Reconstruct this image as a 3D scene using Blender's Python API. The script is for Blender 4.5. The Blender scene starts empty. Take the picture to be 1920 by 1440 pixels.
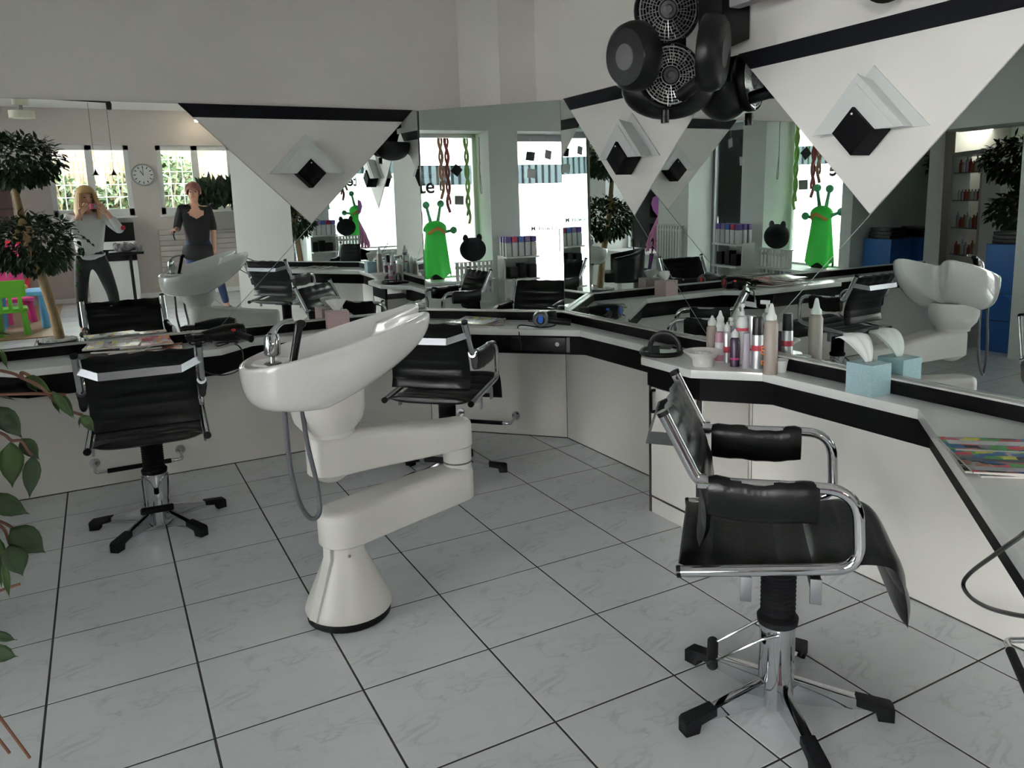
import bpy, bmesh, math, random
import numpy as np
from mathutils import Vector, Matrix
random.seed(7)
C = bpy.context.scene.collection
SC = bpy.context.scene
PI = math.pi
R_ = math.radians
# ------------------------------------------------------------------ camera, sky, exposure
CAM = np.array([0.3028, -3.6144, 1.5252])
_f, _p, _r, _y = 1455.6, .1655, -.0316, 1.0809
_F = np.array([math.cos(_y)*math.cos(_p), math.sin(_y)*math.cos(_p), -math.sin(_p)])
_s = np.array([math.sin(_y), -math.cos(_y), 0.]); _u = np.cross(_s, _F)
_RX = math.cos(_r)*_s + math.sin(_r)*_u; _RY = -math.sin(_r)*_s + math.cos(_r)*_u
cam = bpy.data.cameras.new('camera'); co = bpy.data.objects.new('camera', cam); C.objects.link(co)
cam.sensor_width = 36; cam.lens = _f/1920*36; cam.shift_x = -14.2/1920; cam.shift_y = -93.6/1920
cam.clip_start = .01; cam.clip_end = 200
m = Matrix.Identity(4)
for i in range(3):
    m[i][0] = _RX[i]; m[i][1] = _RY[i]; m[i][2] = -_F[i]; m[i][3] = CAM[i]
co.matrix_world = m; SC.camera = co
w = bpy.data.worlds.new('world'); SC.world = w; w.use_nodes = True
bg = w.node_tree.nodes['Background']; bg.inputs[0].default_value = (1.0, .985, .97, 1); bg.inputs[1].default_value = 30.0
SC.view_settings.view_transform = 'Standard'; SC.view_settings.look = 'None'
SC.view_settings.exposure = 1.28; SC.view_settings.gamma = 1; SC.view_settings.use_curve_mapping = False
cy = SC.cycles
cy.max_bounces = 12; cy.diffuse_bounces = 5; cy.glossy_bounces = 8; cy.transmission_bounces = 8; cy.transparent_max_bounces = 16
cy.caustics_reflective = True; cy.caustics_refractive = False; cy.sample_clamp_indirect = 6; cy.blur_glossy = .3
def portal(loc, rot, sx, sy):
    l = bpy.data.lights.new('window_portal', 'AREA'); l.shape = 'RECTANGLE'; l.size = sx; l.size_y = sy
    l.cycles.is_portal = True
    o = bpy.data.objects.new('window_portal', l); C.objects.link(o); o.location = loc; o.rotation_euler = rot
portal((-2.3, -.27, 1.55), (0, R_(-90), 0), 1.9, 1.15)
portal((-2.3, -1.72, 1.2), (0, R_(-90), 0), 2.4, .9)
portal((-2.3, -3.55, 1.55), (0, R_(-90), 0), 1.9, 1.3)
portal((-2.3, -5.8, 1.55), (0, R_(-90), 0), 1.9, 2.2)  # portal for the added out-of-view window
portal((.29, -7.66, 1.85), (R_(90), 0, 0), 1.1, 1.05)
portal((1.8, -7.66, 1.85), (R_(90), 0, 0), 1.1, 1.05)

def ray(x, y):
    v = (x-974.2)/_f*_RX + (626.4-y)/_f*_RY + _F
    return v/np.linalg.norm(v)
def at_z(x, y, z=0.):
    v = ray(x, y); return Vector(CAM + v*(z-CAM[2])/v[2])
def at_plane(x, y, n, o):
    v = ray(x, y); n = np.array(n, float); return Vector(CAM + v*((np.array(o)-CAM)@n)/(v@n))

# ------------------------------------------------------------------ materials
MATS = {}
def mat(name, col, rough=.5, metal=0., var=.04, scale=8., bump=0., bscale=60., coat=0., spec=None, emit=None, estr=0., trans=0., ior=1.45, sub=0.):
    if name in MATS: return MATS[name]
    m = bpy.data.materials.new(name); m.use_nodes = True; nt = m.node_tree; N = nt.nodes; L = nt.links
    b = N['Principled BSDF']
    tc = N.new('ShaderNodeTexCoord'); no = N.new('ShaderNodeTexNoise'); no.inputs['Scale'].default_value = scale; no.inputs['Detail'].default_value = 3
    L.new(tc.outputs['Object'], no.inputs['Vector'])
    mx = N.new('ShaderNodeMix'); mx.data_type = 'RGBA'
    mx.inputs[6].default_value = (*[c*(1-var) for c in col], 1); mx.inputs[7].default_value = (*[min(1, c*(1+var)) for c in col], 1)
    L.new(no.outputs['Fac'], mx.inputs[0]); L.new(mx.outputs[2], b.inputs['Base Color'])
    b.inputs['Roughness'].default_value = rough; b.inputs['Metallic'].default_value = metal
    if coat: b.inputs['Coat Weight'].default_value = coat; b.inputs['Coat Roughness'].default_value = .05
    if spec is not None: b.inputs['Specular IOR Level'].default_value = spec
    if trans: b.inputs['Transmission Weight'].default_value = trans
    b.inputs['IOR'].default_value = ior
    if emit: b.inputs['Emission Color'].default_value = (*emit, 1); b.inputs['Emission Strength'].default_value = estr
    if bump:
        n2 = N.new('ShaderNodeTexNoise'); n2.inputs['Scale'].default_value = bscale; n2.inputs['Detail'].default_value = 4
        L.new(tc.outputs['Object'], n2.inputs['Vector'])
        bp = N.new('ShaderNodeBump'); bp.inputs['Strength'].default_value = bump; bp.inputs['Distance'].default_value = .01
        L.new(n2.outputs['Fac'], bp.inputs['Height']); L.new(bp.outputs[0], b.inputs['Normal'])
    MATS[name] = m; return m
WALL = mat('wall_paint', (.80, .765, .73), .8, var=.02, scale=3, bump=.08, bscale=180)
WALLD = mat('wall_paint_cool', (.76, .78, .77), .8, var=.02, bump=.06, bscale=150)
PANEL = mat('white_laminate', (.80, .77, .735), .42, var=.015, scale=5)
CEIL = mat('ceiling_paint', (.84, .83, .82), .85, var=.02)
COUNTER = mat('counter_laminate', (.78, .79, .78), .22, var=.02, scale=40, coat=.15)
BLACK = mat('black_laminate', (.0035, .003, .004), .6, var=.1, spec=.10)
CHROME = mat('chrome', (.62, .63, .65), .06, 1., var=.01)
STEEL = mat('satin_metal', (.33, .335, .36), .34, 1., var=.02)
LEATHER = mat('black_leather', (.003, .0033, .0036), .28, var=.15, scale=20, bump=.10, bscale=60, spec=.36)
RUBBER = mat('black_rubber', (.007, .007, .009), .6, spec=.2, var=.1, bump=.2, bscale=200)
PLASTK = mat('black_plastic', (.004, .004, .005), .3, spec=.35, var=.1)
PLASTG = mat('grey_plastic', (.12, .12, .125), .5)
CERAM = mat('basin_ceramic', (.80, .78, .775), .08, var=.01, coat=.8)
ABS = mat('basin_stand_plastic', (.74, .72, .685), .3, var=.012)
GROUT = mat('floor_grout', (.05, .042, .04), .9, var=.2, scale=60)
WHITE = mat('white_gloss', (.74, .74, .73), .35, var=.01)
GREEN = mat('leaf_green', (.020, .050, .013), .45, var=.5, scale=14)
GREEN2 = mat('leaf_green_light', (.035, .080, .015), .45, var=.4, scale=30)
BARK = mat('bark', (.33, .22, .12), .8, var=.3, scale=25, bump=.6, bscale=40)
STEM = mat('stem_brown', (.16, .07, .045), .6, var=.2)
SKIN = mat('skin', (.55, .30, .21), .5, var=.06)
def mirror_mat():
    m = mat('mirror_silver', (.82, .875, .85), .0, 1., var=.0); return m
MIRROR = mirror_mat(); MIRROR.node_tree.nodes['Principled BSDF'].inputs['Roughness'].default_value = 0.0
def glass_mat(name, tint=(.97, .99, .98), refl=.06):
    m = bpy.data.materials.new(name); m.use_nodes = True; nt = m.node_tree; N = nt.nodes; L = nt.links
    N.remove(N['Principled BSDF']); o = N['Material Output']
    t = N.new('ShaderNodeBsdfTransparent'); t.inputs[0].default_value = (*tint, 1)
    g = N.new('ShaderNodeBsdfGlossy'); g.inputs['Roughness'].default_value = .01
    fr = N.new('ShaderNodeFresnel'); fr.inputs[0].default_value = 1.45
    x = N.new('ShaderNodeMixShader'); L.new(fr.outputs[0], x.inputs[0]); L.new(t.outputs[0], x.inputs[1]); L.new(g.outputs[0], x.inputs[2]); L.new(x.outputs[0], o.inputs[0])
    return m
GLASS = glass_mat('window_glass')
def marble():
    m = bpy.data.materials.new('marble_tile'); m.use_nodes = True; nt = m.node_tree; N = nt.nodes; L = nt.links; b = N['Principled BSDF']
    tc = N.new('ShaderNodeTexCoord'); mp = N.new('ShaderNodeMapping'); L.new(tc.outputs['Object'], mp.inputs[0]); mp.inputs['Rotation'].default_value = (0, 0, .5)
    mp.inputs['Scale'].default_value = (1, 1.9, 1)
    n1 = N.new('ShaderNodeTexNoise'); n1.inputs['Scale'].default_value = 4.5; n1.inputs['Detail'].default_value = 7; n1.inputs['Distortion'].default_value = .7
    L.new(mp.outputs[0], n1.inputs[0])
    sub = N.new('ShaderNodeMath'); sub.operation = 'SUBTRACT'; sub.inputs[1].default_value = .5; L.new(n1.outputs['Fac'], sub.inputs[0])
    ab = N.new('ShaderNodeMath'); ab.operation = 'ABSOLUTE'; L.new(sub.outputs[0], ab.inputs[0])
    cr = N.new('ShaderNodeValToRGB'); cr.color_ramp.elements[0].position = 0; cr.color_ramp.elements[0].color = (.50, .515, .53, 1)
    cr.color_ramp.elements[1].position = .022; cr.color_ramp.elements[1].color = (.71, .74, .77, 1)
    e = cr.color_ramp.elements.new(.12); e.color = (.75, .78, .81, 1)
    L.new(ab.outputs[0], cr.inputs[0])
    n2 = N.new('ShaderNodeTexNoise'); n2.inputs['Scale'].default_value = 5; L.new(tc.outputs['Object'], n2.inputs[0])
    mx = N.new('ShaderNodeMix'); mx.data_type = 'RGBA'; mx.inputs[7].default_value = (.75, .78, .81, 1)
    ml = N.new('ShaderNodeMapRange'); ml.inputs[1].default_value = .38; ml.inputs[2].default_value = .6; ml.inputs[3].default_value = .35; ml.inputs[4].default_value = 1.0
    L.new(n2.outputs['Fac'], ml.inputs[0]); L.new(ml.outputs[0], mx.inputs[0]); L.new(cr.outputs[0], mx.inputs[6])
    L.new(mx.outputs[2], b.inputs['Base Color']); b.inputs['Roughness'].default_value = .2
    b.inputs['Specular IOR Level'].default_value = .45
    return m
MARBLE = marble()

# ------------------------------------------------------------------ mesh helpers
class MB:
    def __init__(s): s.b = bmesh.new()
    def _new(s, fn, M=None, **k):
        r = fn(s.b, **k)['verts']
        if M is not None: bmesh.ops.transform(s.b, matrix=M, verts=r)
        return r
    def box(s, c, d, rz=0., rx=0., ry=0., bev=0.):
        M = Matrix.Translation(Vector(c)) @ Matrix.Rotation(rz, 4, 'Z') @ Matrix.Rotation(ry, 4, 'Y') @ Matrix.Rotation(rx, 4, 'X') @ Matrix.Diagonal((*d, 1))
        v = s._new(bmesh.ops.create_cube, M, size=1.)
        if bev:
            es = list({e for x in v for e in x.link_edges}); bmesh.ops.bevel(s.b, geom=es, offset=bev, segments=2, affect='EDGES', profile=.7)
        return s
    def boxm(s, a, b, bev=0.):
        return s.box([(a[i]+b[i])/2 for i in range(3)], [abs(b[i]-a[i]) for i in range(3)], bev=bev)
    def prism(s, pts, z0, z1, M=None, bev=0.):
        """polygon (x,y) between z0 and z1"""
        n = len(pts); vb = [s.b.verts.new((p[0], p[1], z0)) for p in pts]; vt = [s.b.verts.new((p[0], p[1], z1)) for p in pts]
        fs = [s.b.faces.new(vb[::-1]), s.b.faces.new(vt)]
        for i in range(n): fs.append(s.b.faces.new((vb[i], vb[(i+1) % n], vt[(i+1) % n], vt[i])))
        if M is not None: bmesh.ops.transform(s.b, matrix=M, verts=vb+vt)
        bmesh.ops.recalc_face_normals(s.b, faces=fs)
        if bev:
            es = list({e for f in fs[:2] for e in f.edges}); bmesh.ops.bevel(s.b, geom=es, offset=bev, segments=2, affect='EDGES', profile=.7)
        return s
    def frust(s, p0, p1, r0, r1=None, n=20, caps=True):
        r1 = r0 if r1 is None else r1; p0 = Vector(p0); p1 = Vector(p1); d = p1-p0
        q = d.to_track_quat('Z', 'Y').to_matrix().to_4x4(); M = Matrix.Translation((p0+p1)/2) @ q
        s._new(bmesh.ops.create_cone, M, cap_ends=caps, segments=n, radius1=max(r0, 1e-5), radius2=max(r1, 1e-5), depth=d.length); return s
    def sph(s, c, r, n=16, sc=(1, 1, 1), M=None):
        X = Matrix.Translation(Vector(c)) @ (M or Matrix.Identity(4)) @ Matrix.Diagonal((sc[0]*r, sc[1]*r, sc[2]*r, 1))
        s._new(bmesh.ops.create_uvsphere, X, u_segments=n, v_segments=max(6, n*2//3), radius=1.); return s
    def lathe(s, prof, c=(0, 0, 0), n=28, M=None, sx=1., sy=1.):
        rings = []
        X = Matrix.Translation(Vector(c)) @ (M or Matrix.Identity(4))
        for r, z in prof:
            if r < 1e-6: rings.append([s.b.verts.new(X @ Vector((0, 0, z)))])
            else: rings.append([s.b.verts.new(X @ Vector((r*sx*math.cos(2*PI*i/n), r*sy*math.sin(2*PI*i/n), z))) for i in range(n)])
        for a, b in zip(rings, rings[1:]):
            for i in range(n):
                j = (i+1) % n
                if len(a) == 1 and len(b) == 1: continue
                if len(a) == 1: s.b.faces.new((a[0], b[i], b[j]))
                elif len(b) == 1: s.b.faces.new((a[i], b[0], a[j]))
                else: s.b.faces.new((a[i], b[i], b[j], a[j]))
        return s
    def tube(s, pts, r, n=10, closed=False, rr=None, caps=True, flat=None):
        P = [Vector(p) for p in pts]; rings = []; up = None; N = len(P)
        for i, p in enumerate(P):
            a = P[i-1] if (i or closed) else p; b = P[(i+1) % N] if (i < N-1 or closed) else p
            t = (b-a)
            if t.length < 1e-9: t = Vector((0, 0, 1))
            t.normalize()
            if up is None:
                up = Vector((0, 0, 1)) if abs(t.z) < .9 else Vector((1, 0, 0))
            up = (up - t*up.dot(t)); up.normalize(); sd = t.cross(up)
            R = rr[i] if rr else r; R2 = R if flat is None else R*flat
            rings.append([s.b.verts.new(p + up*(R*math.cos(2*PI*k/n)) + sd*(R2*math.sin(2*PI*k/n))) for k in range(n)])
        for i in range(N if closed else N-1):
            a = rings[i]; b = rings[(i+1) % N]
            for k in range(n): s.b.faces.new((a[k], a[(k+1) % n], b[(k+1) % n], b[k]))
        if not closed and caps: s.b.faces.new(rings[0][::-1]); s.b.faces.new(rings[-1])
        return s
    def grid(s, fn, nu, nv, cu=False, cv=False):
        V = [[s.b.verts.new(fn(i/(nu if cu else nu-1), j/(nv if cv else nv-1))) for j in range(nv)] for i in range(nu)]
        for i in range(nu if cu else nu-1):
            for j in range(nv if cv else nv-1):
                s.b.faces.new((V[i][j], V[(i+1) % nu][j], V[(i+1) % nu][(j+1) % nv], V[i][(j+1) % nv]))
        return s
    def poly(s, pts): s.b.faces.new([s.b.verts.new(p) for p in pts]); return s
    def build(s, name, m, parent=None, smooth=True, recalc=True, loc=None):
        if recalc: bmesh.ops.recalc_face_normals(s.b, faces=s.b.faces)
        me = bpy.data.meshes.new(name); s.b.to_mesh(me); s.b.free()
        me.materials.append(m)
        if smooth:
            me.shade_smooth()
            try: me.set_sharp_from_angle(angle=R_(38))
            except Exception: pass
        o = bpy.data.objects.new(name, me); C.objects.link(o)
        if parent is not None: o.parent = parent
        if loc is not None: o.location = loc
        return o
def tag(o, label=None, cat=None, group=None, kind=None):
    if label: o['label'] = label
    if cat: o['category'] = cat
    if group: o['group'] = group
    if kind: o['kind'] = kind
    return o
def empty(name, loc=(0, 0, 0), rz=0., label=None, cat=None, group=None, kind=None, rot=None):
    o = bpy.data.objects.new(name, None); C.objects.link(o); o.location = loc; o.rotation_euler = rot if rot else (0, 0, rz); o.empty_display_size = .1
    return tag(o, label, cat, group, kind)
def kids(o): return [c for c in bpy.data.objects if c.parent == o]
def copy_tree(o, parent=None):
    c = o.copy(); C.objects.link(c); c.parent = parent
    for ch in [x for x in C.objects if x.parent == o]: copy_tree(ch, c)
    return c
def struct(o): o['kind'] = 'structure'; return o
def fillet(pts, rad, n=6):
    P = [Vector(p) for p in pts]; out = [P[0]]
    for i in range(1, len(P)-1):
        r = rad[i-1] if isinstance(rad, (list, tuple)) else rad
        a = (P[i-1]-P[i]); b = (P[i+1]-P[i]); la, lb = a.length, b.length; a.normalize(); b.normalize()
        ang = a.angle(b)/2; d = min(r/math.tan(ang), la*.49, lb*.49); A = P[i]+a*d; B = P[i]+b*d
        for k in range(n+1):
            t = k/n; out.append(A*(1-t)**2 + P[i]*2*t*(1-t) + B*t*t)
    out.append(P[-1]); return out
def curve(pts, n=8):
    P = [Vector(p) for p in pts]; out = []
    for i in range(len(P)-1):
        p0 = P[max(0, i-1)]; p1 = P[i]; p2 = P[i+1]; p3 = P[min(len(P)-1, i+2)]
        for k in range(n):
            t = k/n; out.append(.5*((2*p1)+(p2-p0)*t+(2*p0-5*p1+4*p2-p3)*t*t+(3*p1-p0-3*p2+p3)*t**3))
    out.append(P[-1]); return out
def text(s, size, m, M, parent, name='lettering', ext=.001, font_sx=1., off=0.):
    c = bpy.data.curves.new(name, 'FONT'); c.body = s; c.size = size; c.extrude = ext; c.offset = off; c.align_x = 'LEFT'; c.resolution_u = 4
    o = bpy.data.objects.new(name, c); C.objects.link(o)
    dg = bpy.context.evaluated_depsgraph_get(); me = bpy.data.meshes.new_from_object(o.evaluated_get(dg)); bpy.data.objects.remove(o)
    me.transform(M @ Matrix.Diagonal((font_sx, 1, 1, 1))); me.materials.clear(); me.materials.append(m)
    q = bpy.data.objects.new(name, me); C.objects.link(q); q.parent = parent; return q

# ------------------------------------------------------------------ room shell
T = .45
floor = struct(MB().boxm((-7, -8.2, -.2), (3.4, 6, -.0012)).build('floor', GROUT, smooth=False))
tb = MB().box((0, 0, -.001), (T-.007, T-.007, .002)); bmesh.ops.bevel(tb.b, geom=[e for e in tb.b.edges if all(v.co.z > -.0005 for v in e.verts)], offset=.0008, segments=1, affect='EDGES')
tile0 = tb.build('tile', MARBLE, floor, smooth=False)
first = True
for i in range(-4, 7):
    for j in range(20):
        o = tile0 if first else tile0.copy()
        if not first: C.objects.link(o)
        first = False; o.location = ((i+.5)*T, 1.35-(j+.5)*T, 0)
for i in range(-9, -4):
    for j in range(-7, 3):
        o = tile0.copy(); C.objects.link(o); o.location = ((i+.5)*T, 1.35-(j+.5)*T, 0)
struct(MB().boxm((-7, -8.2, 2.9), (3.4, 6, 3.0)).build('ceiling', CEIL, smooth=False))
b = MB().prism([(-1.74, 1.304), (2.53, 1.304), (2.53, 1.55), (-1.74, 1.55)], 0, 2.9); struct(b.build('wall_back', WALL, smooth=False))
b = MB().prism([(2.215, 1.304), (2.884, .592), (2.884, 1.304)], 0, 2.146).prism([(2.53, 1.304), (2.62, .89), (2.884, .892), (2.884, 1.304)], 2.146, 2.9)
struct(b.build('wall_corner', WALL, smooth=False))
b = MB().boxm((2.884, -2.362, 0), (3.1, 1.55, 2.9)); struct(b.build('wall_right', WALL, smooth=False))
b = MB().prism([(2.884, -2.362), (1.712, -3.397), (1.79, -3.50), (3.1, -2.362)], 0, 2.9); struct(b.build('wall_diagonal', WALL, smooth=False))
b = MB().boxm((3.1, -7.7, 0), (3.3, -2.362, 2.9)); struct(b.build('wall_right', WALL, smooth=False))
# shop front wall (left), with the deep reveals of two windows and a door, plus one unseen window added for light
XW, XO = -1.75, -2.2
b = MB()
for y0, y1 in ((.28, .42), (-1.25, -.86), (-2.90, -2.25), (-4.70, -4.25), (-7.7, -6.9)): b.boxm((XO-.05, y0, 0), (XW, y1, 2.42))
b.boxm((XO-.05, -7.7, 2.42), (XW, .42, 2.9)); b.boxm((XO-.05, -.86, 0), (XW, .28, .60)); b.boxm((XO-.05, -4.25, 0), (XW, -2.90, .58)); b.boxm((XO-.05, -6.9, 0), (XW, -4.7, .58))
struct(b.build('wall_left', WALLD, smooth=False))
def window_left(name, y0, y1, z0, z1, mull=()):
    o = MB(); t = .05
    o.boxm((XO-.03, y0, z0), (XO+.03, y0+t, z1), .004).boxm((XO-.03, y1-t, z0), (XO+.03, y1, z1), .004).boxm((XO-.03, y0, z1-t), (XO+.03, y1, z1), .004).boxm((XO-.03, y0, z0), (XO+.03, y1, z0+t), .004)
    for q in mull: o.boxm((XO-.03, q-.02, z0), (XO+.03, q+.02, z1), .004)
    f = struct(o.build(name, STEEL if 'door' in name else WHITE, smooth=False))
    g = MB().boxm((XO-.004, y0+t, z0+t), (XO+.004, y1-t, z1-t)).build('pane', GLASS, f, smooth=False); return f
w1 = window_left('window_1', -.86, .28, .60, 2.42)
w2 = window_left('window_2', -4.25, -2.90, .58, 2.42)
w5 = window_left('added_window', -6.9, -4.7, .58, 2.42, mull=(-5.8,))  # out-of-view window, added to let more daylight into the room
d1 = window_left('door_1', -2.25, -1.25, 0, 2.42, mull=(-1.36,))
MB().boxm((XO-.031, -2.20, 2.33), (XO+.031, -1.30, 2.372)).build('transom', STEEL, d1, smooth=False)
for sx in (1, -1):
    x = XO+sx*.05; MB().tube(fillet([(XO, -2.08, .86), (XO+sx*.07, -2.08, .86), (XO+sx*.07, -2.08, 1.18), (XO, -2.08, 1.18)], .02), .011).build('door_handle', CHROME, d1)
b = MB().boxm((XO+.03, -.86, .60), (XW+.12, .28, .63), .005); struct(b.build('trim_1', WHITE, smooth=False))
b = MB().boxm((XO+.03, -4.25, .58), (XW+.06, -2.90, .61), .005); struct(b.build('trim_2', WHITE, smooth=False))
# rear wall with two windows
YR = -7.5
b = MB(); b.boxm((-2.25, YR-.18, 0), (3.3, YR, 1.30)).boxm((-2.25, YR-.18, 2.37), (3.3, YR, 2.9))
for x0, x1 in ((-2.25, -.25), (.85, 1.23), (2.36, 3.3)): b.boxm((x0, YR-.18, 1.30), (x1, YR, 2.37))
struct(b.build('wall_rear', mat('wall_paint_warm', (.56, .51, .475), .8, var=.02), smooth=False))
def window_rear(name, x0, x1):
    z0, z1 = 1.30, 2.37; o = MB(); y = YR-.06; t = .075; xm = (x0+x1)/2
    for a, c in ((x0, x0+t), (x1-t, x1), (xm-.05, xm+.05)): o.boxm((a, y-.03, z0), (c, y+.03, z1), .004)
    o.boxm((x0, y-.03, z1-t), (x1, y+.03, z1), .004).boxm((x0, y-.03, z0), (x1, y+.03, z0+.11), .004)
    f = struct(o.build(name, WHITE, smooth=False)); MB().boxm((x0+t, y-.004, z0+.1), (x1-t, y+.004, z1-t)).build('pane', GLASS, f, smooth=False)
    g = MB()
    for k in range(1, 5): g.tube([(x0+.05, y-.10, z0+.1+k*.19), (x1-.05, y-.10, z0+.1+k*.19)], .006, 6)
    for k in range(1, 6): g.tube([(x0+k*(x1-x0)/6, y-.10, z0+.05), (x0+k*(x1-x0)/6, y-.10, z1)], .006, 6)
    g.build('security_grille', WHITE, f); MB().boxm((x0-.03, YR-.02, z0-.03), (x1+.03, YR+.10, z0), .004).build('window_sill', WHITE, f, smooth=False)
window_rear('window_3', -.25, .85); window_rear('window_4', 1.23, 2.36)
struct(MB().boxm((-2.25, YR, 0), (3.1, YR+.012, .07)).build('baseboard_rear', WHITE, smooth=False))
# annexe beyond the end of the mirror wall
b = MB().boxm((-7, .42, 0), (-5.6, 5.8, 2.9)); struct(b.build('wall_annexe', mat('wall_green', (.135, .16, .125), .8, var=.05), smooth=False))
b = MB().boxm((-5.6, 2.75, 0), (-4.4, 5.8, 2.9)).boxm((-4.4, 5.0, 0), (-1.74, 5.8, 2.9)); struct(b.build('wall_far', mat('wall_beige', (.46, .43, .37), .8, var=.03), smooth=False))
struct(MB().boxm((-7, .30, 0), (XO-.05, .42, 2.9)).build('wall_side', WALLD, smooth=False))
struct(MB().boxm((-2.25, .42, 2.10), (-1.75, 1.304, 2.9)).build('trim_3', WALLD, smooth=False))
struct(MB().boxm((-2.0, 1.304, 0), (-1.74, 5.0, 2.9)).build('wall_inner', WALLD, smooth=False))

# under-counter panels
b = MB().boxm((-1.74, 1.299, .004), (.40, 1.304, .80)).boxm((.403, 1.299, .004), (2.21, 1.304, .80))
struct(b.build('trim_4', PANEL, smooth=False))
nB = Vector((.7092, .6661, 0)).normalized(); tB = Vector((.666, -.709, 0)).normalized(); cB = Vector((2.54, .95, 0))
MBr = Matrix.Rotation(math.atan2(tB.y, tB.x), 4, 'Z')
b = MB().prism([(2.212, 1.299), (2.215, 1.304), (2.884, .592), (2.880, .590)], .004, .80); struct(b.build('trim_5', PANEL, smooth=False))
b = MB().boxm((2.879, -.66, .004), (2.884, .59, .80)).boxm((2.879, -2.36, .004), (2.884, -1.045, .80)); struct(b.build('trim_6', PANEL, smooth=False))
b = MB().prism([(2.884, -2.362), (1.712, -3.397), (1.708, -3.392), (2.880, -2.357)], .004, .80); struct(b.build('trim_7', PANEL, smooth=False))

JN = mat('joint_dark', (.06, .055, .05), .8)
b = MB().boxm((-1.74, 1.2965, 0), (2.21, 1.299, .005)).prism([(2.210, 1.2945), (2.212, 1.299), (2.880, .590), (2.876, .588)], 0, .005).boxm((2.8765, -.66, 0), (2.879, .59, .005)).boxm((2.8765, -2.36, 0), (2.879, -1.045, .005)).prism([(2.880, -2.357), (1.708, -3.392), (1.706, -3.390), (2.877, -2.355)], 0, .005)
b.boxm((2.8775, .5885, .005), (2.8795, .5925, .74)).boxm((2.2095, 1.2955, .005), (2.2125, 1.2985, .74)).boxm((2.8775, -1.0495, .005), (2.8795, -1.0465, .70))
struct(b.build('trim_8', JN, smooth=False))
# ------------------------------------------------------------------ counter
top = MB().prism([(-1.74, 1.13), (-.32, 1.13), (-.12, .93), (.84, .93), (1.04, 1.13), (1.80, 1.13), (2.715, .215), (2.735, .195), (2.735, -.415), (2.535, -.66), (2.532, -1.02),
                 (2.735, -1.245), (2.735, -1.965), (1.80, -2.866), (2.03, -3.102), (2.876, -2.354), (2.876, .587), (2.208, 1.298), (-1.74, 1.298)], .745, .785, bev=.010)
ct = top.build('worktop', COUNTER)
tag(ct, 'long white laminate worktop zigzagging along the mirrored walls', 'counter')
def ribbon(mb, pts, z0, z1, t):
    for a, c in zip(pts, pts[1:]):
        a = Vector((*a, 0)); c = Vector((*c, 0)); d = c-a; n = Vector((-d.y, d.x, 0)).normalized()
        mb.prism([(a.x, a.y), (c.x, c.y), (c.x+n.x*t, c.y+n.y*t), (a.x+n.x*t, a.y+n.y*t)], z0, z1)
    return mb
fb = MB(); ribbon(fb, [(-1.74, 1.175), (-.30, 1.175), (-.10, .975), (.82, .975), (1.02, 1.175), (1.82, 1.175), (2.765, .225), (2.78, .205), (2.78, -.66)], .628, .7445, .018)
ribbon(fb, [(2.577, -.655), (2.577, -1.03), (2.78, -1.262), (2.78, -1.985), (1.85, -2.882)], .640, .7445, .018)
fb.build('fascia_band', BLACK, ct, smooth=False)
sb = MB(); ribbon(sb, [(-1.74, 1.270), (2.195, 1.270), (2.846, .575), (2.846, -2.342), (2.05, -3.046)], .785, .838, .028)
sb.build('backsplash', BLACK, ct, smooth=False)
sb = MB(); ribbon(sb, [(-1.74, 1.268), (2.194, 1.268), (2.844, .574), (2.844, -2.341), (2.05, -3.048)], .838, .845, .034)
sb.build('backsplash_cap', mat('ledge_grey', (.48, .48, .47), .35), ct, smooth=False)
# power rail under the corner worktop
pr = empty('power_socket_rail', label='black socket rail let into the fascia under the corner worktop', cat='socket')
Mb = Matrix.Translation((2.575, .405, .69)) @ Matrix.Rotation(math.atan2(-.7071, .7071), 4, 'Z')
q = MB(); q.box((0, -.008, 0), (.34, .016, .085), bev=.004); bmesh.ops.transform(q.b, matrix=Mb, verts=q.b.verts); q.build('rail_body', PLASTK, pr)
q = MB().frust((.12, -.017, .004), (.12, -.022, .004), .013, n=16); bmesh.ops.transform(q.b, matrix=Mb, verts=q.b.verts); q.build('switch', CHROME, pr)
q = MB().box((.185, -.006, 0), (.02, .014, .09)); bmesh.ops.transform(q.b, matrix=Mb, verts=q.b.verts); q.build('end_cap', PLASTG, pr)

# cabinet under the worktop
cab = empty('cabinet', (2.73, -.845, 0), label='narrow white cupboard with dark edging under the worktop tip', cat='cabinet')
def loc(o, p): return o
def cbox(name, a, c, m, par, bev=.0015):
    off = Vector(cab.location); return MB().boxm(tuple(Vector(a)-off), tuple(Vector(c)-off), bev).build(name, m, par, smooth=False)
cbox('body', (2.590, -1.022, .0), (2.876, -.668, .64), mat('cabinet_edge', (.035, .025, .025), .5), cab)
dr = cbox('door', (2.577, -1.010, .088), (2.590, -.684, .636), PANEL, cab)
cbox('plinth', (2.579, -1.014, .0), (2.590, -.684, .078), PANEL, cab)
cbox('side_panel', (2.596, -1.028, .0), (2.876, -1.0225, .64), PANEL, cab)
cbox('side_panel', (2.596, -.6675, .0), (2.876, -.662, .64), PANEL, cab)
EG = mat('cabinet_edge', (.035, .025, .025), .5)
cbox('edge_strip', (2.5745, -.684, .0), (2.5895, -.668, .64), EG, cab); cbox('edge_strip', (2.5745, -1.022, .0), (2.5895, -1.0115, .64), EG, cab); cbox('edge_strip', (2.5755, -1.0112, .0785), (2.589, -.6845, .0875), EG, cab)
off = Vector(cab.location)
h = MB().tube([Vector(v)-off for v in fillet([(2.577, -.712, .52), (2.553, -.712, .52), (2.553, -.712, .625), (2.577, -.712, .625)], .010)], .008, 8).build('handle', PLASTK, dr)

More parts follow.
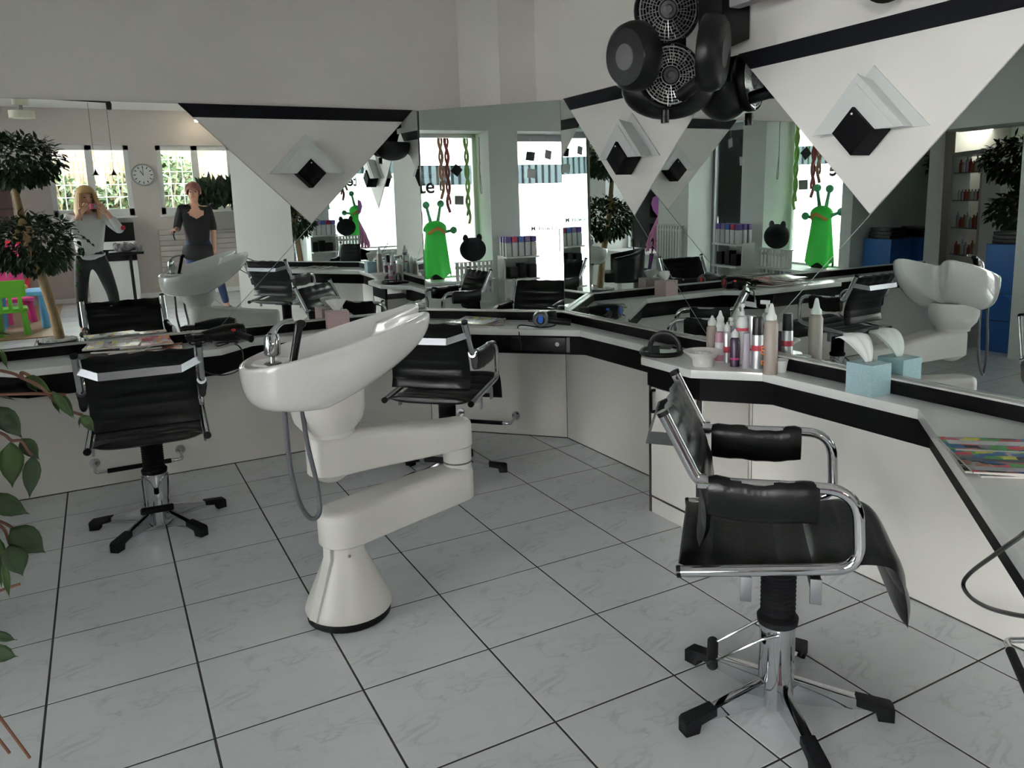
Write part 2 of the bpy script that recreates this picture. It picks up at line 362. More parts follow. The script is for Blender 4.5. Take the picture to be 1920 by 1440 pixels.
# ------------------------------------------------------------------ mirrors, triangular boards and lamps
TILT = R_(.79)
def wallM(kind, u0):
    if kind == 'A': return Matrix.Translation((0, 1.296, .846)) @ Matrix.Rotation(TILT, 4, 'X') @ Matrix(((1, 0, 0, 0), (0, 0, -1, 0), (0, 1, 0, 0), (0, 0, 0, 1)))
    if kind == 'B':
        M = Matrix.Identity(4); r = tB; o = Vector((2.2115, 1.2955, .846))
        for i in range(3): M[i][0] = r[i]; M[i][1] = (0, 0, 1)[i]; M[i][2] = (-nB)[i]; M[i][3] = o[i]
        return M
    if kind == 'C': return Matrix(((0, 0, -1, 2.876), (-1, 0, 0, 0), (0, 1, 0, .846), (0, 0, 0, 1)))
    a = R_(-48.5); n = Vector((math.cos(a), math.sin(a), 0)); r = Vector((n.y, -n.x, 0)); o = Vector((2.876, -2.354, .846)); M = Matrix.Identity(4)
    for i in range(3): M[i][0] = r[i]; M[i][1] = (0, 0, 1)[i]; M[i][2] = (-n)[i]; M[i][3] = o[i]
    return M
def inset(pts, d):
    n = len(pts); out = []
    for i in range(n):
        a, b_, c = Vector(pts[i-1]), Vector(pts[i]), Vector(pts[(i+1) % n])
        e1 = (b_-a).normalized(); e2 = (c-b_).normalized(); n1 = Vector((-e1.y, e1.x)); n2 = Vector((-e2.y, e2.x)); k = (n1+n2); k = k/(1+n1.dot(n2)); out.append(b_+k*d)
    return out
def area(p): return sum(p[i-1][0]*p[i][1]-p[i][0]*p[i-1][1] for i in range(len(p)))/2
H = 1.302
def mirror(kind, panes, label, backs):
    M = wallM(kind, 0); e = empty('wall_mirror', label=label, cat='mirror'); e.matrix_world = M
    for p in panes:
        p = [(x, y) for x, y in p]
        if area(p) < 0: p = p[::-1]
        MB().prism([tuple(v) for v in inset(p, .0019)], -.005, 0).build('mirror_pane', MIRROR, e, smooth=False)
    for x0, x1 in backs: MB().boxm((x0, 0, -.0075), (x1, H, -.0052)).build('backing', mat('mirror_backing', (.34, .36, .35), .6), e, smooth=False)
    return e
mirror('A', [[(-1.74, 0), (.877, 0), (1.477, .6), (.775, H), (-1.74, H)], [(.877, 0), (2.208, 0), (2.208, H), (2.179, H), (1.477, .6)]],
       'large wall mirror left of the corner reflecting the two women', [(-1.74, 2.208)])
mirror('B', [[(0, 0), (.972, 0), (.972, H), (0, H)]], 'tall narrow mirror set diagonally across the corner', [(0, .972)])
mirror('C', [[(-.587, 0), (.759, 0), (.159, .6), (-.543, H), (-.587, H)], [(.759, 0), (1.033, 0), (1.633, .6), (.931, H), (.861, H), (.159, .6)], [(1.033, 0), (2.354, 0), (2.354, H), (2.335, H), (1.633, .6)]],
       'long wall mirror on the right behind the bottles and tissues', [(-.587, 2.354)])
mirror('D', [[(0.0, 0), (.83, 0), (.83, H), (0.0, H)]], 'mirror on the diagonal wall at the right end', [(0.0, .83)])
def tri_board(kind, u, label, lampl):
    M = wallM(kind, 0) @ Matrix.Translation((u, .6, 0)); e = empty('triangle_board', label=label, cat='wall panel', group=None); e.matrix_world = M
    w_ = .702; k = w_-.075
    MB().prism([(0, 0.003), (k, k), (-k, k)], -.004, .004, bev=.0008).build('board', mat('board_white', (.76, .735, .705), .5, var=.01), e, smooth=False)
    MB().prism([(k, k), (w_-.002, w_), (-w_+.002, w_), (-k, k)], -.004, .007, bev=.0008).build('top_band', mat('band_black', (.006, .006, .009), .6, spec=.15), e, smooth=False)
    L = empty('wall_lamp', label=lampl, cat='lamp', group='cube lamps on the triangular boards'); L.matrix_world = M @ Matrix.Translation((-.003, .304, .004))
    def tr(a, hgt, z0, z1, nm, m, bev=.002): MB().prism([(-a, 0), (a, 0), (0, hgt)], z0, z1, bev=bev).build(nm, m, L, smooth=False)
    LW = mat('lamp_white', (.62, .635, .63), .3, var=.01)
    tr(.232, .236, .0, .010, 'back_plate', LW)
    # tapered middle shade
    q = MB(); a0, a1 = .172, .192
    vb = [q.b.verts.new(v) for v in ((-a0, .004, .010), (a0, .004, .010), (0, a0+.012, .010))]; vt = [q.b.verts.new(v) for v in ((-a1, 0, .088), (a1, 0, .088), (0, a1+.008, .088))]
    for i in range(3): q.b.faces.new((vb[i], vb[(i+1) % 3], vt[(i+1) % 3], vt[i]))
    q.b.faces.new(vb); q.b.faces.new(vt); q.build('shade', LW, L, smooth=False)
    tr(.197, .203, .0885, .096, 'front_plate', LW); tr(.165, .170, .0965, .101, 'front_plate', LW)
    MB().prism([(0, -.086), (.086, 0), (0, .086), (-.086, 0)], .012, .116, bev=.0012).build('cube', BLACK, L, smooth=False)
    MB().sph((0, .062, .117), .0045, 8).build('screw', mat('screw_bright', (.9, .9, .9), .3), L)
tri_board('A', 1.477, 'white inverted triangle board with black top band left of the corner', 'white triangular wall lamp with black cube left of the corner')
tri_board('C', .159, 'white inverted triangle board behind the black ceiling dryer', 'white triangular wall lamp with black cube below the dryer')
tri_board('C', 1.633, 'large white inverted triangle board at the upper right', 'white triangular wall lamp with black cube at the upper right')

# ------------------------------------------------------------------ salon chairs
def make_chair(lift=0.):
    root = empty('salon_chair')
    up = []
    for sx in (-1, 1):
        x = .25*sx
        path = fillet([(x, -.318, .940), (x, -.225, .755), (x, .165, .758), (x, .178, .548), (x, -.275, .498)], [.045, .085, .065], 8)
        fr = MB().tube(path, .0155, 12).build('side_frame', CHROME, root); up.append(fr)
        c = MB().frust((x, -.315, .934), (x, -.3205, .945), .0168, n=14).build('end_cap', PLASTK, fr)
        c = MB().frust((x, -.270, .4985), (x, -.281, .497), .0168, n=14).build('end_cap', PLASTK, fr)
        def arm(u, v):
            y = -.200+.275*u; a = 2*PI*v; e = .5+.5*math.cos(PI*(2*u-1)*.0)
            wob = .004*math.sin(9*u+sx)+.003*math.sin(23*u)
            k = 1 if 0 < u < 1 else .93
            zc = .718+wob*.5-.006*math.sin(PI*u); cz = math.cos(a); sn = math.sin(a)
            hh = .057*k; ww = (.024 if cz > 0 else .019)*k
            return Vector((x+ww*abs(sn)**.8*(1 if sn >= 0 else -1), y, zc+hh*abs(cz)**.75*(1 if cz >= 0 else -1)))
        q = MB().grid(arm, 15, 20, cv=True)
        q.b.verts.ensure_lookup_table(); vs = list(q.b.verts); q.b.faces.new(vs[:20]); q.b.faces.new(vs[-20:])
        up.append(q.build('armrest', LEATHER, root))
        up.append(MB().frust((x, -.228, .757), (x, -.204, .757), .021, n=14).build('clamp', CHROME, root))
    def sling(prof, wx, th, ribs, amp, x_gather=0., sag=0.):
        P = curve(prof, 10); n = len(P); T_ = []
        for i in range(n):
            a = P[max(0, i-1)]; c = P[min(n-1, i+1)]; t = (c-a).normalized(); T_.append(Vector((0, -t.z, t.y)))
        L = [0.]
        for i in range(1, n): L.append(L[-1]+(P[i]-P[i-1]).length)
        NX = 15
        def f(side):
            def g(u, v):
                i = min(n-1, int(round(u*(n-1)))); p = P[i]; nn = T_[i]; x = (2*v-1)*wx
                s = L[i]/L[-1]; rib = amp*abs(math.sin(PI*ribs*s))**.6; edge = (1-(2*v-1)**6)*(1 if 0 < i < n-1 else .0)
                g2 = x_gather*math.sin(60*x+4*s)*math.exp(-((s-.05)/.12)**2) if x_gather else 0
                return Vector((x, p.y, p.z)) + nn*(side*(th*.5*edge+rib*edge)+g2) - Vector((0, 0, 1))*sag*(1-(2*v-1)**2)*math.sin(PI*s)
            return g
        q = MB(); q.grid(f(1), n, NX); q.grid(f(-1), n, NX); bmesh.ops.remove_doubles(q.b, verts=q.b.verts, dist=.0004); return q
    seat = sling([(0, -.278, .512), (0, -.22, .500), (0, -.10, .497), (0, .04, .512), (0, .14, .540), (0, .205, .552), (0, .258, .545), (0, .284, .505), (0, .297, .445), (0, .302, .388)], .232, .022, 8, .011, sag=.012).build('seat', LEATHER, root)
    back = sling([(0, -.314, .924), (0, -.286, .875), (0, -.245, .790), (0, -.212, .700), (0, -.206, .620), (0, -.222, .560)], .228, .022, 7, .006, x_gather=.006).build('backrest', LEATHER, root)
    up += [seat, back]
    cb = MB(); pts = [(-.248, -.286, .868), (-.165, -.365, .845), (.165, -.365, .845), (.248, -.286, .868)]
    for a, c in zip(pts, pts[1:]):
        a = Vector(a); c = Vector(c); d = (c-a); n2 = Vector((-d.y, d.x, 0)).normalized()*.003; z = Vector((0, .004, .017))
        vs = [cb.b.verts.new(p) for p in (a-z-n2, c-z-n2, c+z-n2, a+z-n2, a-z+n2, c-z+n2, c+z+n2, a+z+n2)]
        for f_ in ((0, 1, 2, 3), (4, 7, 6, 5), (0, 4, 5, 1), (3, 2, 6, 7), (0, 3, 7, 4), (1, 5, 6, 2)): cb.b.faces.new([vs[k] for k in f_])
    up.append(cb.build('back_bar', STEEL, root, smooth=False))
    for y in (-.10, .075):
        q = MB().box((0, y, .478+.06*(y+.1)), (.475, .028, .03), bev=.003)
        for sx in (-1, 1): q.box((.243*sx, y, .462+.06*(y+.1)), (.012, .030, .07), bev=.004)
        up.append(q.build('seat_bracket', STEEL, root))
    up.append(MB().box((0, -.01, .462), (.10, .22, .02), bev=.003).build('mounting_plate', PLASTK, root))
    for o in up: o.location.z = lift
    zt = .452+lift; z0 = .275; prof = [(0.0, z0), (.058, z0), (.060, z0+.018), (.052, z0+.026)]; n = 13; hh = (zt-z0-.03)/n
    for k in range(n): prof += [(.044, z0+.028+k*hh), (.051, z0+.028+(k+.5)*hh)]
    prof += [(.044, zt), (0, zt)]
    MB().lathe(prof, n=28).build('bellows', RUBBER, root)
    MB().lathe([(0, 0.012), (.052, .012), (.052, .29), (0, .29)], n=32).build('column', CHROME, root)
    MB().lathe([(.0535, .255), (.0535, .272), (.050, .272)], n=32).build('collar', CHROME, root)
    for k in range(5):
        a = R_(90+72*k); M = Matrix.Rotation(a, 4, 'Z')
        q = MB(); prof = [(.040, .018), (.040, .100), (.265, .052), (.265, .030), (.20, .026)]
        q.prism(prof, -.016, .016, M=M @ Matrix(((1, 0, 0, 0), (0, 0, -1, 0), (0, 1, 0, 0), (0, 0, 0, 1))), bev=.005)
        leg = q.build('leg', CHROME, root)
        q = MB(); prof = [(.225, .040), (.225, .064), (.322, .050), (.330, .042), (.330, .001), (.285, .001), (.278, .026), (.265, .030)]
        q.prism(prof, -.022, .022, M=M @ Matrix(((1, 0, 0, 0), (0, 0, -1, 0), (0, 1, 0, 0), (0, 0, 0, 1))), bev=.005)
        q.build('foot_cap', RUBBER, leg)
    pd = MB()
    for sx in (-1, 1): pd.tube([(.058*sx, -.0, .262), (.058*sx, -.045, .245), (.050*sx, -.185, .150)], .0048, 8)
    pd.tube([(-.058, 0, .262), (.058, 0, .262)], .006, 8)
    pd = pd.build('pump_lever', CHROME, root)
    MB().tube([(-.072, -.187, .148), (-.066, -.187, .148), (.066, -.187, .148), (.072, -.187, .148)], .017, 14, rr=[.012, .017, .017, .012]).build('pedal', RUBBER, pd)
    return root
CH = 'black leather and chrome hydraulic chairs at the worktop'
c1 = make_chair(0.); c1.location = (.425, .50, 0); c1.rotation_euler.z = R_(-3.5); tag(c1, 'black leather and chrome hydraulic chair at the far left below the magazines', 'chair', CH)
c2 = copy_tree(c1); c2.location = (1.95, .38, 0); c2.rotation_euler.z = R_(-45); tag(c2, 'black leather and chrome hydraulic chair in the corner behind the wash basin', 'chair', CH)
c3 = make_chair(.032); c3.location = (1.965, -2.075, 0); c3.rotation_euler.z = R_(-133); tag(c3, 'black leather and chrome hydraulic chair in the right foreground turned side-on', 'chair', CH)

# footrest bars on the under-counter panels
def footrest(p, ang, w_, label, stand=.11):
    e = empty('footrest', p, ang, label, 'footrest', 'footrest bars under the worktop')
    MB().tube([(-w_/2+.06, -stand, 0), (w_/2-.06, -stand, 0)], .0135, 14).build('grip', RUBBER, e)
    for sx in (-1, 1):
        q = MB().tube(fillet([(sx*(w_/2-.06), -stand, 0), (sx*w_/2, -stand, 0), (sx*w_/2, -.002, .028)], .02), .0095, 12)
        q.frust((sx*w_/2, -.012, .027), (sx*w_/2, 0, .027), .027, .029, n=20).build('bracket', CHROME, e)
footrest((.375, 1.297, .118), 0, .45, 'black and chrome footrest bar behind the far left chair')
footrest((2.50, .992, .108), math.atan2(-.709, .666), .40, 'black and chrome footrest bar in the corner beside the basin arm')
footrest((2.53, -2.655, .18), R_(-138.5), .44, 'black and chrome footrest bar at the lower right edge', stand=.16)

# ------------------------------------------------------------------ wash basin on its swivel stand
ba = empty('wash_basin', (1.0, -.85, 0), label='white ceramic backwash basin on a jointed swivel arm and cone base', cat='basin'); OB = Vector((1.0, -.85, 0))
def W(v): return Vector(v)-OB
n = 40
MB().lathe([(0, .001), (.150, .001), (.156, .006), (.156, .030), (.150, .034), (0, .034)], n=n).build('base_ring', RUBBER, ba)
MB().lathe([(0, .034), (.160, .034), (.163, .044), (.158, .062), (.078, .245), (.074, .262), (.073, .290), (0, .290)], n=n).build('base_cone', ABS, ba)
q = MB(); M_ = Matrix.Rotation(R_(205), 4, 'Z')
for s_ in (-1,):
    q.prism([(.160, .040), (.172, .046), (.088, .255), (.086, .30), (.076, .30), (.076, .25)], -.020, .020, M=M_ @ Matrix(((1, 0, 0, 0), (0, 0, -1, 0), (0, 1, 0, 0), (0, 0, 0, 1))), bev=.002)
q.build('side_cover', ABS, ba)
q = MB().sph((0, 0, 0), .006, 10); o = q.build('lock_screw', STEEL, ba); o.location = Vector((-.005, -.0735, .262))
def arm_mesh(p1, p2, r1, r2, zb1, zt1, zb2, zt2, hump=0.):
    p1 = Vector(p1); p2 = Vector(p2); d = (p2-p1); L_ = d.length; ux = d.normalized(); uy = Vector((-ux.y, ux.x))
    N1 = 14; out = []
    al = math.acos((r1-r2)/L_)
    for k in range(N1+1): a = al + (2*PI-2*al)*k/N1; out.append((r1*math.cos(a), r1*math.sin(a)))
    ns = 8
    l1 = out[-1]; e2 = (L_+r2*math.cos(-al), r2*math.sin(-al))
    for k in range(1, ns): out.append((l1[0]+(e2[0]-l1[0])*k/ns, l1[1]+(e2[1]-l1[1])*k/ns))
    for k in range(N1+1): a = -al + 2*al*k/N1; out.append((L_+r2*math.cos(a), r2*math.sin(a)))
    l2 = out[-1]; f1 = out[0]
    for k in range(1, ns): out.append((l2[0]+(f1[0]-l2[0])*k/ns, l2[1]+(f1[1]-l2[1])*k/ns))
    def Z_(x, a, c): t = min(1, max(0, x/L_)); t2 = t*t*(3-2*t); return a+(c-a)*t2
    q = MB(); rings = []
    lev = [(1, 0, 0.), (.965, 0, -0.006), (.90, 0, -.009)]
    def ring(s_, zf): return [q.b.verts.new(Vector((*(p1+ux*(x*1.0*(1) if False else (x if 0 <= x <= L_ else x))+uy*y).to_tuple(), 0)).to_3d() if False else Vector(((p1+ux*x+uy*y).x, (p1+ux*x+uy*y).y, zf(x)))) for x, y in s_]
    def sc(d_):
        o_ = []
        for x, y in out:
            cx = min(L_, max(0, x)); r = math.hypot(x-cx, y); k = max(0, (r-d_)/r) if r > 1e-6 else 1; o_.append((cx+(x-cx)*k, y*k))
        return o_
    hf = lambda x: hump*math.sin(PI*min(1, max(0, x/L_)))
    prof = [(.030, lambda x: Z_(x, zb1, zb2)), (.008, lambda x: Z_(x, zb1, zb2)+.001), (0, lambda x: Z_(x, zb1, zb2)+.008), (0.0, lambda x: Z_(x, zt1, zt2)-.030), (.004, lambda x: Z_(x, zt1, zt2)-.013+hf(x)), (.014, lambda x: Z_(x, zt1, zt2)-.004+hf(x)), (.036, lambda x: Z_(x, zt1, zt2)+hf(x)*1.3)]
    for d_, zf in prof: rings.append(ring(sc(d_), zf))
    m_ = len(out)
    for a, c in zip(rings, rings[1:]):
        for k in range(m_): q.b.faces.new((a[k], a[(k+1) % m_], c[(k+1) % m_], c[k]))
    q.b.faces.new(rings[0]); q.b.faces.new(rings[-1])
    bmesh.ops.transform(q.b, matrix=Matrix.Translation(-OB), verts=q.b.verts)
    return q
J1 = (1.0, -.85); J2 = (1.552, -.672); J3 = (.985, -.775)
arm_mesh(J1, J2, .094, .064, .293, .430, .288, .440, .006).build('lower_arm', ABS, ba)
q = MB().lathe([(0, .292), (.060, .292), (.060, .452), (0, .452)], c=W((*J2, 0)), n=30).lathe([(0, .458), (.060, .458), (.060, .520), (0, .520)], c=W((*J2, 0)), n=30)
q.build('elbow_joint', ABS, ba)
MB().lathe([(0, .4515), (.0605, .4515), (.0605, .4585), (0, .4585)], c=W((*J2, 0)), n=30).build('joint_seam', PLASTG, ba)
arm_mesh(J3, J2, .086, .066, .545, .708, .520, .640, .004).build('upper_arm', ABS, ba)
MB().lathe([(0, .510), (.030, .512), (.052, .525), (.070, .540), (.078, .548), (0, .548)], c=W((*J3, 0)), n=30).build('pivot_cap', ABS, ba)
MB().lathe([(0, .700), (.092, .700), (.094, .708), (.094, .716), (.125, .755), (.137, .80), (.138, .87), (0, .87)], c=W((J3[0]+.005, J3[1]-.01, 0)), n=36).build('swivel_cup', ABS, ba)
# ceramic bowl
BC = Vector((1.032, -.762, 0)); bu = Vector((.975, -.222, 0)).normalized(); bv = Vector((-bu.y, bu.x, 0))
def Rrim(t):
    c, s_ = math.cos(t), math.sin(t)
    a = .410 if c > 0 else .340; bb = .256
    r = 1/((abs(c)/a)**2.35+(abs(s_)/bb)**2.35)**(1/2.35)
    tt = (t+PI) % (2*PI)-PI
    r *= 1-.56*math.exp(-(abs(tt)/.26)**3.4)
    return r
def bowl(th, k):
    """k 0..1 outer from bottom to rim, 1..2 rim to inner bottom"""
    r = Rrim(th); c, s_ = math.cos(th), math.sin(th)
    def zr(x): return 1.056+.235*x + .06*max(0, x)**1.6 + .05*min(0, x)**2
    def zbot(x):
        t = max(0., min(1., (x+.33)/.68)); return .812 + .03*t + .34*max(0, t-.42)**1.2
    if k <= 1:
        # outer profile
        q_ = k; s = .30 + .70*math.sin(q_*PI/2)**(.42+.13*max(0,c+.3))
        rr = r*s; x = rr*c; y = rr*s_
        zt = zr(r*c) - .012; zb = zbot(x)
        # side walls bulge, slope in under the neck
        z = zb + (zt-zb)*(q_**(1.9+.5*max(0,-c)))
        p = BC+bu*x+bv*y; return Vector((p.x, p.y, z))
    q_ = k-1
    if q_ < .16:
        a = q_/.16*PI; rr = r-.013+.013*math.cos(a); z = zr(r*c)-.012+.013*math.sin(a); 
    else:
        t = (q_-.16)/.84; s = (1-t)
        ri = r-.026; rr = ri*(s**.62)
        xx = rr*c
        depth = .150*(1-.55*max(0, xx)/.33)
        z = zr(xx*.9+r*c*.1)-.014-depth*(1-s**1.7)
    x = rr*c; y = rr*s_; p = BC+bu*x+bv*y; return Vector((p.x, p.y, z))
NTH = 72; q = MB(); ks = [0, .04, .1, .18, .28, .4, .52, .64, .76, .88, 1.0, 1.04, 1.08, 1.12, 1.16, 1.22, 1.3, 1.4, 1.5, 1.6, 1.7, 1.8, 1.9, 1.97]
rings = [[q.b.verts.new(W(bowl(2*PI*i/NTH, k))) for i in range(NTH)] for k in ks]
for a, c in zip(rings, rings[1:]):
    for i in range(NTH): q.b.faces.new((a[i], a[(i+1) % NTH], c[(i+1) % NTH], c[i]))
q.b.faces.new(rings[0]); q.b.faces.new(rings[-1])
bowl_o = q.build('bowl', CERAM, ba)
sm = bowl_o.modifiers.new('s', 'SUBSURF'); sm.levels = 1; sm.render_levels = 1
# tap deck and fittings
fx = Vector((.795, -.775, 0))
MB().lathe([(0, .0), (.060, .0), (.066, .004), (.060, .010), (0, .010)], c=W((.81, -.765, .985)), n=30, sx=1.15, sy=1.25).build('tap_deck', CERAM, ba)
tap = MB().lathe([(0, 0), (.030, 0), (.030, .006), (.0, .006)], n=24).build('tap_base', PLASTG, ba); tap.location = W((.800, -.815, .992))
q = MB().lathe([(0, 0), (.009, 0), (.009, .022), (.024, .026), (.029, .034), (.028, .085), (.022, .102), (0, .108)], n=24)
tp = q.build('tap', CHROME, ba); tp.location = W((.800, -.815, .997)); tp.rotation_euler = (R_(-6), R_(4), 0)
q = MB().tube(curve([(0, 0, 0), (.018, .004, .028), (.048, .010, .046), (.078, .016, .052)], 6), .012, 12, rr=[.017-.0115*(i/18)**.5 for i in range(19)], flat=1.3)
o = q.build('tap_lever', CHROME, tp); o.location = (0, 0, .100)
q = MB().tube([(0, 0, 0), (.030, .010, .115), (.038, .013, .150)], .0135, 16, rr=[.0135, .0145, .0155]).sph((.045, .016, .155), .017, 14, sc=(1.2, .9, .9))
o = q.build('hand_shower', PLASTK, ba); o.location = W((.858, -.85, .975))
MB().lathe([(0, 0), (.018, 0), (.020, .003), (0, .004)], c=W((1.03, -.775, .868)), n=20).build('drain', CHROME, ba)
hp = [(.815, -.88, .86), (.815, -.885, .74), (.817, -.895, .62), (.835, -.905, .50), (.868, -.915, .435), (.900, -.92, .455), (.903, -.90, .55), (.885, -.88, .70), (.878, -.86, .85)]
MB().tube([W(v) for v in curve(hp, 8)], .0085, 12).build('hose', mat('hose_grey', (.085, .09, .105), .4), ba)

# ------------------------------------------------------------------ ceiling dryer on the wall rail
RV_ = Vector((.882, -.47, 0)); TC = Vector((-.47, -.882, -.10)).normalized()
hd = empty('hood_dryer', (2.70, -.70, 2.10), label='black hood dryer with four round heating pods above the right mirror', cat='hair dryer'); HO = Vector(hd.location)
GR = mat('grille_metal', (.62, .62, .62), .3, 1.)
def pod(c, nrm, r, th, face):
    """nrm points out of the grille side"""
    nrm = Vector(nrm).normalized(); M = Matrix.Translation(Vector(c)-HO) @ nrm.to_track_quat('Z', 'Y').to_matrix().to_4x4()
    b = MB().lathe([(0, -th), (r*.80, -th), (r*.93, -th*.82), (r, -th*.45), (r, -.004), (r*.96, .004), (r*.93, 0), (r*.93, -.012), (0, -.012)], n=36, M=M).build('pod_housing', PLASTK, hd)
    MB().lathe([(0, -th-.003), (r*.36, -th-.003), (r*.38, -th+.001), (0, -th+.001)], n=28, M=M).build('pod_label_disc', mat('pod_grey', (.15, .145, .15), .6), b)
    g = MB()
    for k in range(7): rr = r*(.30+.095*k); g.tube([M @ Vector((rr*math.cos(2*PI*i/28), rr*math.sin(2*PI*i/28), 0)) for i in range(28)], .0022 if k < 6 else .004, 5, closed=True)
    for k in range(40):
        a = 2*PI*k/40; ri = r*(.30+.09*((k*5) % 3)); ro = r*(.58+.12*((k*7) % 4)); z = .001
        g.tube([M @ Vector((ri*math.cos(a), ri*math.sin(a), z)), M @ Vector((ro*math.cos(a+.05), ro*math.sin(a+.05), z)), M @ Vector((ro*math.cos(a+.14), ro*math.sin(a+.14), z)), M @ Vector((min(r*.9, ro*1.2)*math.cos(a+.14), min(r*.9, ro*1.2)*math.sin(a+.14), z))], .0022, 4)
    tag(g.build('grille', GR, b), kind='stuff')
    MB().lathe([(0, .012), (r*.10, .012), (r*.16, .004), (r*.24, .004), (r*.26, -.006), (0, -.006)], n=24, M=M).build('pod_hub', PLASTG, b)
pod((2.655, -.715, 2.365), TC+RV_*.10, .150, .07, 1)
pod((2.625, -.770, 2.072), TC+RV_*.05+Vector((0, 0, .12)), .142, .07, 1)
pod((2.475, -.735, 2.150), -(TC*.55-RV_*.80+Vector((0, 0, -.05))), .148, .085, 0)
pod((2.575, -1.045, 2.115), -(TC*.42+RV_*.9+Vector((0, 0, -.05))), .155, .085, 0)
bc = Vector((2.705, -.655, 2.035))-HO
MR = Matrix(((RV_.x, -TC.x, 0, 0), (RV_.y, -TC.y, 0, 0), (0, 0, 1, 0), (0, 0, 0, 1)))
q = MB().sph(bc, 1, 28, sc=(.218, .12, .142), M=MR); bmesh.ops.bisect_plane(q.b, geom=q.b.verts[:]+q.b.edges[:]+q.b.faces[:], plane_co=bc+Vector((0, 0, .02)), plane_no=(0, 0, 1), clear_outer=True)
bmesh.ops.holes_fill(q.b, edges=[e for e in q.b.edges if e.is_boundary]); q.build('lower_hood', PLASTK, hd)
q = MB().box(Vector((2.70, -.68, 2.25))-HO, (.13, .07, .50), rz=math.atan2(RV_.y, RV_.x), bev=.02); q.build('spine', PLASTK, hd)
for k, c in enumerate(((2.52, -.69, 2.05), (2.61, -.99, 2.02))):
    MB().tube([Vector((2.70, -.70, 1.97))-HO, Vector(c)-HO], .030, 12).build('pod_arm', PLASTK, hd)
q = MB().frust(Vector((2.62, -.735, 1.925))-HO, Vector((2.62, -.735, 1.868))-HO, .0185, n=18)
for z in (1.888, 1.902): q.frust(Vector((2.62, -.735, z))-HO, Vector((2.62, -.735, z+.004))-HO, .0205, n=18)
q.build('knob', PLASTK, hd)
MB().tube(fillet([Vector(v)-HO for v in ((2.72, -.68, 2.46), (2.72, -.68, 2.62), (2.79, -.91, 2.62), (2.79, -.91, 2.50))], .04), .028, 12).build('swing_arm', PLASTK, hd)
br = empty('dryer_bracket', (2.80, -.92, 2.4), label='black wall bracket above the mirrors right of the hood dryer', cat='bracket')
MB().prism([(-.085, -.215), (-.02, -.235), (.074, -.20), (.074, .30), (-.085, .30)], -.075, .075, M=Matrix(((1, 0, 0, 0), (0, 0, -1, 0), (0, 1, 0, 0), (0, 0, 0, 1))), bev=.008).build('housing', PLASTK, br)
rl = empty('appliance_rail', (2.73, -1.5, 2.33), label='grey horizontal equipment rail high on the right wall', cat='rail')
MB().box((.0, -.05, .02), (.06, 1.0, .10), bev=.01).build('rail', mat('rail_grey', (.30, .30, .31), .4), rl)
MB().box((.09, .25, .02), (.118, .06, .08), bev=.005).box((.09, -.40, .02), (.118, .06, .08), bev=.005).build('wall_mount', PLASTK, rl)
ap = empty('lamp_heater', (2.70, -1.80, 2.24), label='round black appliance head with a pale face at the top edge', cat='hair dryer')
MA = (TC+Vector((0, 0, -.35))).to_track_quat('Z', 'Y').to_matrix().to_4x4()
MB().lathe([(0, -.09), (.05, -.09), (.085, -.03), (.092, .0), (.086, .004), (0, .002)], n=28, M=MA).build('head', PLASTK, ap)
MB().lathe([(0, .006), (.076, .006), (.078, .001), (0, .001)], n=28, M=MA).build('face', mat('pale_face', (.6, .57, .55), .4), ap)
MB().tube([(.02, .03, .05), (.03, .08, .13)], .022, 10).build('stem', PLASTK, ap)

# ------------------------------------------------------------------ things on the worktop
ZC = .7852
def palette(name, cols, sx=9., sy=14., rot=0., rough=.22):
    m = bpy.data.materials.new(name); m.use_nodes = True; nt = m.node_tree; N = nt.nodes; L = nt.links; b = N['Principled BSDF']
    tc = N.new('ShaderNodeTexCoord'); mp = N.new('ShaderNodeMapping'); mp.inputs['Scale'].default_value = (sx, sy, 1); mp.inputs['Rotation'].default_value = (0, 0, rot); L.new(tc.outputs['Object'], mp.inputs[0])
    v = N.new('ShaderNodeTexVoronoi'); v.distance = 'CHEBYCHEV'; v.inputs['Scale'].default_value = 2.2; L.new(mp.outputs[0], v.inputs['Vector'])
    sp = N.new('ShaderNodeSeparateColor'); L.new(v.outputs['Color'], sp.inputs[0])
    cr = N.new('ShaderNodeValToRGB'); cr.color_ramp.interpolation = 'CONSTANT'
    el = cr.color_ramp.elements
    el[0].color = (*cols[0], 1); el[1].position = 1/len(cols); el[1].color = (*cols[1], 1)
    for i, c in enumerate(cols[2:], 2): e = el.new(i/len(cols)); e.color = (*c, 1)
    L.new(sp.outputs[0], cr.inputs[0])
    n2 = N.new('ShaderNodeTexNoise'); n2.inputs['Scale'].default_value = 90; L.new(tc.outputs['Object'], n2.inputs[0])
    mx = N.new('ShaderNodeMix'); mx.data_type = 'RGBA'; mx.blend_type = 'MULTIPLY'; mx.inputs[0].default_value = .5
    L.new(cr.outputs[0], mx.inputs[6]); L.new(n2.outputs['Fac'], mx.inputs[7]); L.new(mx.outputs[2], b.inputs['Base Color']); b.inputs['Roughness'].default_value = rough
    return m
PAGE = mat('paper_pages', (.62, .60, .56), .7)
